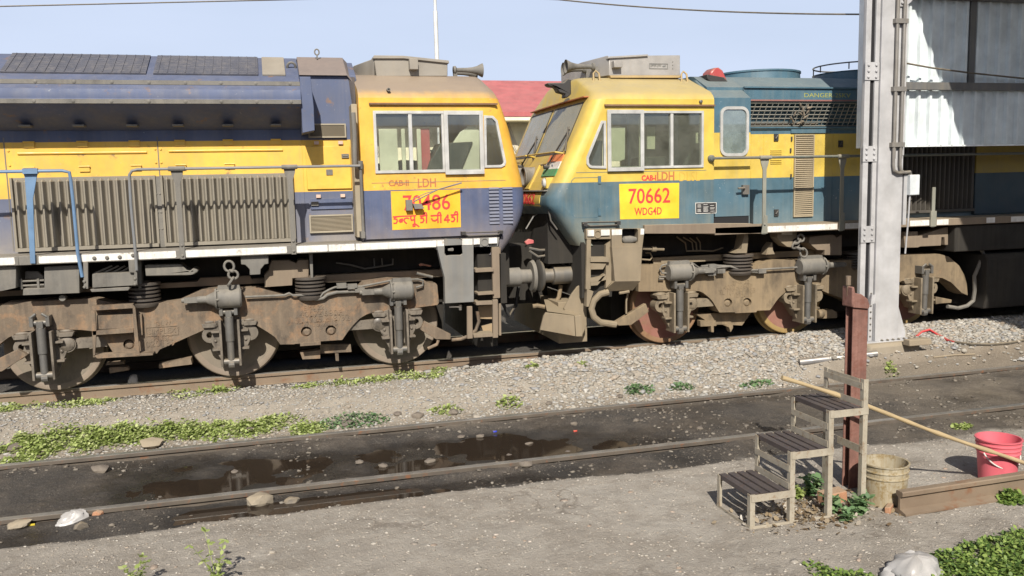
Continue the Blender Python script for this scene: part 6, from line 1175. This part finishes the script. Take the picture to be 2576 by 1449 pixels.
for u, v, c_, lb in ((72, 1324, 'yellow_wrapper', 'yellow wrapper scrap on the dark mud beside the near rail'), (1245, 1087, 'blue_scrap', 'tiny bright blue plastic scrap in the mud between the near rails'), (1447, 1086, 'red_scrap', 'tiny red plastic scrap in the mud between the near rails')):
    col = {'yellow_wrapper': (.7, .55, .05), 'blue_scrap': (.03, .06, .6), 'red_scrap': (.65, .08, .06)}[c_]; p_ = on(u, v); w_ = .05 if 'yellow' in c_ else .02; b = MB(); b.hexa([p_+Vector(q_) for q_ in ((-w_, -.012, 0), (w_, -.008, .0), (w_, .012, 0), (-w_, .010, 0), (-w_, -.01, .012), (w_, -.012, .018), (w_, .012, .01), (-w_, .01, .016))]); tag(b.build('plastic_scrap', grimy(c_, col, .4, dust=.05)), lb, 'litter')

# ------------------------------------------------------------------ stones
def ico():
    t = (1+5**.5)/2; v = np.array([(-1, t, 0), (1, t, 0), (-1, -t, 0), (1, -t, 0), (0, -1, t), (0, 1, t), (0, -1, -t), (0, 1, -t), (t, 0, -1), (t, 0, 1), (-t, 0, -1), (-t, 0, 1)], float); v /= np.linalg.norm(v[0])
    f = np.array([(0, 11, 5), (0, 5, 1), (0, 1, 7), (0, 7, 10), (0, 10, 11), (1, 5, 9), (5, 11, 4), (11, 10, 2), (10, 7, 6), (7, 1, 8), (3, 9, 4), (3, 4, 2), (3, 2, 6), (3, 6, 8), (3, 8, 9), (4, 9, 5), (2, 4, 11), (6, 2, 10), (8, 6, 7), (9, 8, 1)]); return v, f
IV, IF = ico()
def stones(name, x, y, size, cols, flat=.6, sink=.35, rough=.9):
    n = len(x); base = np.repeat(IV[None], n, 0); base = base*(1+.26*rng.standard_normal((n, 12, 1)))*np.stack([.8+.5*rng.random(n), .8+.5*rng.random(n), flat*(.6+.6*rng.random(n))], -1)[:, None, :]
    a = rng.random(n)*2*math.pi; c, s_ = np.cos(a), np.sin(a); bx_, by_ = base[..., 0].copy(), base[..., 1].copy(); base[..., 0] = bx_*c[:, None]-by_*s_[:, None]; base[..., 1] = bx_*s_[:, None]+by_*c[:, None]
    base *= size[:, None, None]*.5; z = gheight(x, y)+size*flat*.5*(1-2*sink)
    base += np.stack([x, y, z], -1)[:, None, :]; f = (IF[None]+12*np.arange(n)[:, None, None]).reshape(-1, 3)
    me = bpy.data.meshes.new(name); me.vertices.add(n*12); me.vertices.foreach_set('co', base.reshape(-1)); me.loops.add(len(f)*3); me.loops.foreach_set('vertex_index', f.reshape(-1)); me.polygons.add(len(f)); me.polygons.foreach_set('loop_start', np.arange(len(f))*3); me.polygons.foreach_set('loop_total', np.full(len(f), 3)); me.update(); me.validate()
    q = NT(name+'_stone'); r_ = q.n('ShaderNodeValToRGB'); q.l(q.pos.outputs['Random Per Island'], r_.inputs[0]); el = r_.color_ramp.elements; el[0].color = (*cols[0], 1); el[1].color = (*cols[-1], 1)
    for i, c_ in enumerate(cols[1:-1]): e = el.new((i+1)/(len(cols)-1)); e.color = (*c_, 1)
    v = q.ramp(q.noise(40, 4), .3, .7, .8, 1.15); vv = q.n('ShaderNodeCombineXYZ'); [q.l(v, vv.inputs[i]) for i in range(3)]
    q.l(q.mix(1., r_.outputs[0], vv.outputs[0], 'MULTIPLY'), q.b.inputs['Base Color']); q.b.inputs['Roughness'].default_value = rough; me.materials.append(q.m)
    o = bpy.data.objects.new(name, me); COL.objects.link(o); return o
GR = [(.22, .20, .17), (.36, .33, .28), (.28, .275, .26), (.40, .375, .33), (.32, .26, .20), (.36, .335, .29), (.25, .25, .255), (.48, .455, .41)]
n = 17000; x = 4.2+11.5*rng.random(n)**.85; y = -1.75+1.65*rng.random(n)**.8; keep = rng.random(n) < np.clip((x-3.6)/3.0, .15, 1)*np.where(y < -1.35, .45, 1); x, y = x[keep], y[keep]
tag(stones('ballast', x, y, rng.lognormal(-3.22, .38, len(x)).clip(.02, .10), GR), kind='stuff')
n = 24000; x = -2.6+12*rng.random(n); y = -1.80+1.72*rng.random(n); tag(stones('gravel', x, y, .013+.036*rng.random(n)**3, GR, .5), kind='stuff')
n = 6500; x = -1+13.5*rng.random(n); y = -4.25+2.5*rng.random(n); d = vnoise(x, y, 1.7, 77); kp_ = d+.25*(np.abs(y+3.9) < .3)+.3*(y > -2.15) > .52+.25*rng.random(n); x, y = x[kp_], y[kp_]
tag(stones('mud_gravel', x, y, .010+.045*rng.random(len(x))**3.5, [(.07, .06, .05), (.16, .14, .115), (.11, .095, .08), (.20, .175, .145), (.13, .105, .08), (.26, .235, .20)], .55), kind='stuff')
n = 16000; x = .5+10*rng.random(n); y = -7.3+3.1*rng.random(n); kk = (y < edge_y(x)-.02); x, y = x[kk], y[kk]; tag(stones('yard_grit', x, y, .006+.020*rng.random(len(x))**3, [(.30, .265, .225), (.38, .345, .295), (.25, .22, .185), (.44, .405, .355), (.35, .29, .23), (.33, .30, .255), (.50, .47, .42)], .4, .4), kind='stuff')
n = 260; x = .8+8.5*rng.random(n); y = -6.9+2.5*rng.random(n); tag(stones('yard_chips', x, y, .022+.035*rng.random(n)**2, [(.30, .265, .22), (.40, .37, .32), (.22, .19, .16), (.33, .25, .19), (.46, .43, .39)], .35, .45), kind='stuff')
# larger single stones
def rock(u, v, s_, mat, label, group=None, seed=0):
    c = on(u, v); r = np.random.default_rng(seed); bm = MB(); V = IV*(1+.16*r.standard_normal((12, 1)))*np.array([.62, .5, .36])*s_; mids = {}; vs = [Vector(q_) for q_ in V]; fs = []
    def mid(i, j):
        kx = (min(i, j), max(i, j))
        if kx not in mids: mids[kx] = len(vs); vs.append((vs[i]+vs[j])/2*(1.03+.035*r.standard_normal()))
        return mids[kx]
    cur = [tuple(int(t) for t in f) for f in IF]
    for rnd in range(2):
        fs = []
        for a, b_, c_ in cur:
            d, e, g_ = mid(a, b_), mid(b_, c_), mid(c_, a); fs += [(a, d, g_), (d, b_, e), (g_, e, c_), (d, e, g_)]
        cur = fs
    bm.add([q_+c+Vector((0, 0, .13*s_)) for q_ in vs], fs); return tag(bm.build('stone', mat, smooth=28), label, 'stone', group)
M['stone'] = grimy('grey_brown_stone', (.27, .235, .185), .9, dust=.3, bump=.4); M['mudstone'] = grimy('muddy_stone', (.20, .17, .135), .85, dust=.4, dustcol=(.12, .10, .085), sc=6, bump=.4); M['darkstone'] = grimy('oily_dark_stone', (.10, .09, .08), .7, dust=.2, bump=.4)
rock(655, 1268, .20, M['stone'], 'largest pale boulder on the platform edge beside the near rail', seed=1)
rock(205, 1330, .10, M['darkstone'], 'small dark round stone right of the clear plastic bag near the rail', seed=2)
rock(45, 1328, .14, M['stone'], 'brown stone beside the yellow wrapper at the lower left', seed=3)
rock(385, 1123, .20, M['stone'], 'grey stone in the weeds beside the middle rail on the left', seed=4)
rock(730, 1268, .12, M['darkstone'], 'dark flat stone just right of the largest pale boulder', seed=5)
rock(245, 1295, .08, M['brick'], 'small reddish stone between the near rail and the plastic bag', seed=6)
for i, (u, v, s_) in enumerate(((1160, 1102, .10), (1208, 1100, .10), (1445, 1068, .10), (1330, 1120, .11), (965, 1175, .11), (1080, 1165, .12), (1322, 1172, .15), (1672, 1014, .12), (1600, 1060, .09), (1760, 1080, .10), (590, 1190, .08), (1430, 1140, .08), (255, 1185, .22), (1280, 1150, .09), (905, 1165, .10))): rock(u, v, s_*.75, M['mudstone'], 'loose pale stone lying in the oily mud between the near rails', 'loose stones in the mud', seed=20+i)
for i, (u, v, s_) in enumerate(((625, 1085, .18), (870, 1070, .20), (1000, 1045, .16), (1050, 1050, .18), (1140, 1042, .2), (250, 1138, .13), (1330, 1028, .13), (1380, 1018, .13), (1560, 1000, .13), (40, 1130, .22))): rock(u, v, s_*.6, M['mudstone'], 'grey stone lying along the weedy side of the near track', 'stones along the weedy strip', seed=60+i)

# ------------------------------------------------------------------ weeds
def leafmat(name, c0, c1, c2):
    q = NT(name); r_ = q.n('ShaderNodeValToRGB'); q.l(q.pos.outputs['Random Per Island'], r_.inputs[0]); el = r_.color_ramp.elements; el[0].color = (*c0, 1); el[1].color = (*c2, 1); e = el.new(.5); e.color = (*c1, 1)
    q.l(r_.outputs[0], q.b.inputs['Base Color']); q.b.inputs['Roughness'].default_value = .55
    tl = q.n('ShaderNodeBsdfTranslucent'); q.l(r_.outputs[0], tl.inputs[0]); m = q.n('ShaderNodeMixShader'); m.inputs[0].default_value = .3; q.l(q.b.outputs[0], m.inputs[1]); q.l(tl.outputs[0], m.inputs[2]); q.l(m.outputs[0], q.t.nodes['Material Output'].inputs[0]); return q.m
LM1 = leafmat('weed_leaf', (.19, .25, .06), (.38, .46, .15), (.54, .58, .28)); LM2 = leafmat('bluish_leaf', (.09, .17, .07), (.16, .27, .12), (.26, .36, .18)); LM3 = leafmat('dense_weed_leaf', (.05, .10, .022), (.17, .26, .055), (.32, .41, .11))
def leaves(c, n, rx, ry, h, ls, mat, name, shape='dome', r=None):
    r = r or rng; a = r.random(n)*2*math.pi; rad = np.sqrt(r.random(n)); px_ = rad*np.cos(a)*rx; py_ = rad*np.sin(a)*ry; top = h*np.maximum(.12, (1-rad**2))*(.55+.9*r.random(n)); pz_ = top*r.random(n)**.6
    return leaf_mesh(c.x+px_, c.y+py_, None, pz_, ls*(.6+.8*r.random(n)), mat, name, r)
def leaf_mesh(x, y, z, dz, ls, mat, name, r):
    n = len(x); z = (gheight(x, y) if z is None else z)+dz; az = r.random(n)*2*math.pi; el = -.5+1.5*r.random(n)
    d = np.stack([np.cos(az)*np.cos(el), np.sin(az)*np.cos(el), np.sin(el)], -1); s_ = np.stack([-np.sin(az), np.cos(az), np.zeros(n)], -1); u_ = np.cross(d, s_); w_ = (.30+.2*r.random(n))[:, None]; ls = ls[:, None]
    o = np.stack([x, y, z], -1); V = np.stack([o, o+d*ls*.3+s_*ls*w_*.85-u_*ls*.05, o+d*ls*.7+s_*ls*w_*.8-u_*ls*.05, o+d*ls-u_*ls*(.12), o+d*ls*.7-s_*ls*w_*.8-u_*ls*.05, o+d*ls*.3-s_*ls*w_*.85-u_*ls*.05], 1).reshape(-1, 3)
    me = bpy.data.meshes.new(name); me.vertices.add(n*6); me.vertices.foreach_set('co', V.reshape(-1)); me.loops.add(n*6); me.loops.foreach_set('vertex_index', np.arange(n*6)); me.polygons.add(n); me.polygons.foreach_set('loop_start', np.arange(n)*6); me.polygons.foreach_set('loop_total', np.full(n, 6)); me.update(); me.materials.append(mat)
    o = bpy.data.objects.new(name, me); COL.objects.link(o); return o
def joined(name, specs, mat, label=None):
    obs = []
    X_, Y_, D_, L_ = [], [], [], []
    for (u, v, n, rx, ry, h, ls) in specs:
        c = on(u, v); a = rng.random(n)*2*math.pi; rad = np.sqrt(rng.random(n)); X_.append(c.x+rad*np.cos(a)*rx); Y_.append(c.y+rad*np.sin(a)*ry); D_.append(h*np.maximum(.1, 1-rad**2)*(.5+.9*rng.random(n))*rng.random(n)**.5); L_.append(ls*(.6+.8*rng.random(n)))
    return leaf_mesh(np.concatenate(X_), np.concatenate(Y_), None, np.concatenate(D_), np.concatenate(L_), mat, name, rng)
sp = []
for u, v, w_, h in ((20, 1135, .25, .06), (75, 1128, .3, .12), (130, 1115, .35, .16), (190, 1110, .35, .16), (250, 1105, .35, .14), (310, 1100, .35, .16), (370, 1098, .35, .15), (430, 1093, .35, .12), (490, 1092, .3, .12), (560, 1085, .3, .13), (620, 1082, .25, .09), (690, 1075, .25, .07), (750, 1070, .2, .06)): [sp.append((u+rng.normal()*22, v+rng.normal()*11, int(150+260*rng.random()), .10+.18*rng.random(), .06+.12*rng.random(), h*(.3+.8*rng.random()), .034)) for _ in range(3)]
tag(joined('weed_strip', sp, LM1), kind='stuff')
tag(joined('weed_fringe', [(u+rng.normal()*18, v+rng.normal()*6, int(130*w_/.2*rng.random())+20, w_*(.5+.5*rng.random()), .05+.14*rng.random(), h*(.5+rng.random()), .032) for _ in range(2) for u, v, w_, h in ((30, 1030, .35, .05), (110, 1022, .4, .05), (200, 1016, .35, .05), (250, 1012, .25, .04), (470, 1000, .2, .05), (535, 990, .28, .09), (580, 984, .15, .06), (760, 975, .2, .03), (860, 965, .3, .05), (930, 957, .35, .05), (1000, 950, .35, .06), (1060, 945, .3, .05), (1110, 942, .2, .04))], LM1), kind='stuff')
def clump(u, v, n, rx, ry, h, ls, mat, label, group=None):
    c = on(u, v); o = leaves(c, n, rx, ry, h, ls, mat, 'weed_clump'); return tag(o, label, 'weed', group)
clump(890, 1062, 520, .42, .15, .08, .032, LM2, 'widest low bluish-green weed clump beside the middle rail')
clump(1120, 1035, 230, .22, .09, .05, .034, LM1, 'sparse yellow-green weed beside the middle rail at the centre')
clump(1282, 1018, 190, .17, .12, .10, .036, LM1, 'upright yellow-green weed tuft beside the middle rail right of centre')
clump(1608, 983, 260, .22, .10, .07, .036, LM2, 'dense bluish-green weed nearest left of the bamboo pole tip')
clump(1715, 976, 190, .18, .08, .05, .036, LM2, 'low weed between the two bluish weeds beside the middle rail')
clump(1905, 968, 220, .26, .07, .04, .036, LM2, 'flat weed just above the tip of the bamboo pole')
clump(1340, 925, 90, .10, .05, .06, .04, LM1, 'tiny weed sprout in the gravel under the left ladder')
clump(1465, 918, 80, .07, .04, .04, .035, LM1, 'tiny weed sprout in the gravel below the cattle guard')
clump(2240, 935, 130, .10, .05, .05, .04, LM1, 'tiny weed sprout right of the rusty post')
clump(2420, 1078, 150, .13, .06, .04, .038, LM1, 'small grass tuft on the platform behind the red bucket')
sp = [(u, v+20, int(n*.5), rx*.9, .22, h*.6, .027) for u, v, n, rx, h in ((2080, 1428, 380, .10, .05), (2130, 1445, 500, .12, .06), (2190, 1455, 500, .14, .08), (2350, 1450, 700, .2, .10), (2420, 1405, 1400, .2, .13), (2480, 1385, 1500, .2, .14), (2540, 1370, 1500, .2, .15), (2600, 1350, 1500, .2, .15), (2450, 1440, 1500, .22, .13), (2520, 1430, 1800, .22, .14), (2580, 1420, 1800, .22, .15), (2250, 1500, 900, .2, .08), (2400, 1500, 1500, .3, .12), (2550, 1500, 1500, .3, .12), (2650, 1400, 1500, .3, .14))]
tag(joined('dense_weeds', sp, LM3), kind='stuff')
clump(2545, 1262, 350, .12, .08, .09, .04, LM3, 'small green weed at the front of the lying rail by the right edge')
def stem_plant(u, v, h, ns, ls, mat, label, seed, zg=None):
    c = on(u, v); r = np.random.default_rng(seed); t = thing('weed_plant', label, 'plant', c); b = MB(); X_, Y_, Z_ = [], [], []
    for i in range(ns):
        a = r.random()*6.28; l_ = h*(.6+.5*r.random()); sp_ = .45*l_; pts = [c+Vector((math.cos(a)*sp_*q_**1.5, math.sin(a)*sp_*q_**1.5, l_*q_-.01)) for q_ in np.linspace(0, 1, 6)]; b.tube(pts, [.004, .0036, .003, .0025, .002, .001], 5)
        for q_ in pts[1:]:
            for _ in range(4): X_.append(q_.x+.006*r.standard_normal()); Y_.append(q_.y+.006*r.standard_normal()); Z_.append(q_.z)
    b.build('stem', LM1, t); o = leaf_mesh(np.array(X_), np.array(Y_), np.array(Z_), 0, ls*(.6+.7*r.random(len(X_))), mat, 'foliage', r)
    me = o.data; me.transform(Matrix.Translation(-c)); o.parent = t; return t
for i, (u, v, h) in enumerate(((2040, 1245, .16), (2090, 1290, .15), (2160, 1290, .15))): stem_plant(u, v, h, 9, .055, LM2, ['leafy weed under the second tread of the metal steps', 'leafy weed in front of the broken brick', 'leafy weed at the foot of the tallest step leg'][i], 100+i)
stem_plant(2010, 1255, .10, 7, .045, LM1, 'low weed inside the base frame of the metal steps', 111); stem_plant(2130, 1312, .09, 7, .045, LM2, 'short weed in the litter right of the step base frame', 112)
stem_plant(545, 1475, .34, 4, .045, LM1, 'taller feathery weed at the bottom edge left of centre', 120); stem_plant(345, 1480, .24, 3, .04, LM1, 'shorter feathery weed at the bottom edge on the left', 121)
# leaf litter and rubbish under the steps
n = 700; c = on(2040, 1290); x = c.x+.45*rng.standard_normal(n)*.6; y = c.y+.16*rng.standard_normal(n)
o = leaf_mesh(x, y, None, .004+.012*rng.random(n), .035*(.5+rng.random(n)), leafmat('dry_litter', (.14, .09, .05), (.34, .26, .16), (.6, .56, .5)), 'leaf_litter', rng); tag(o, kind='stuff')
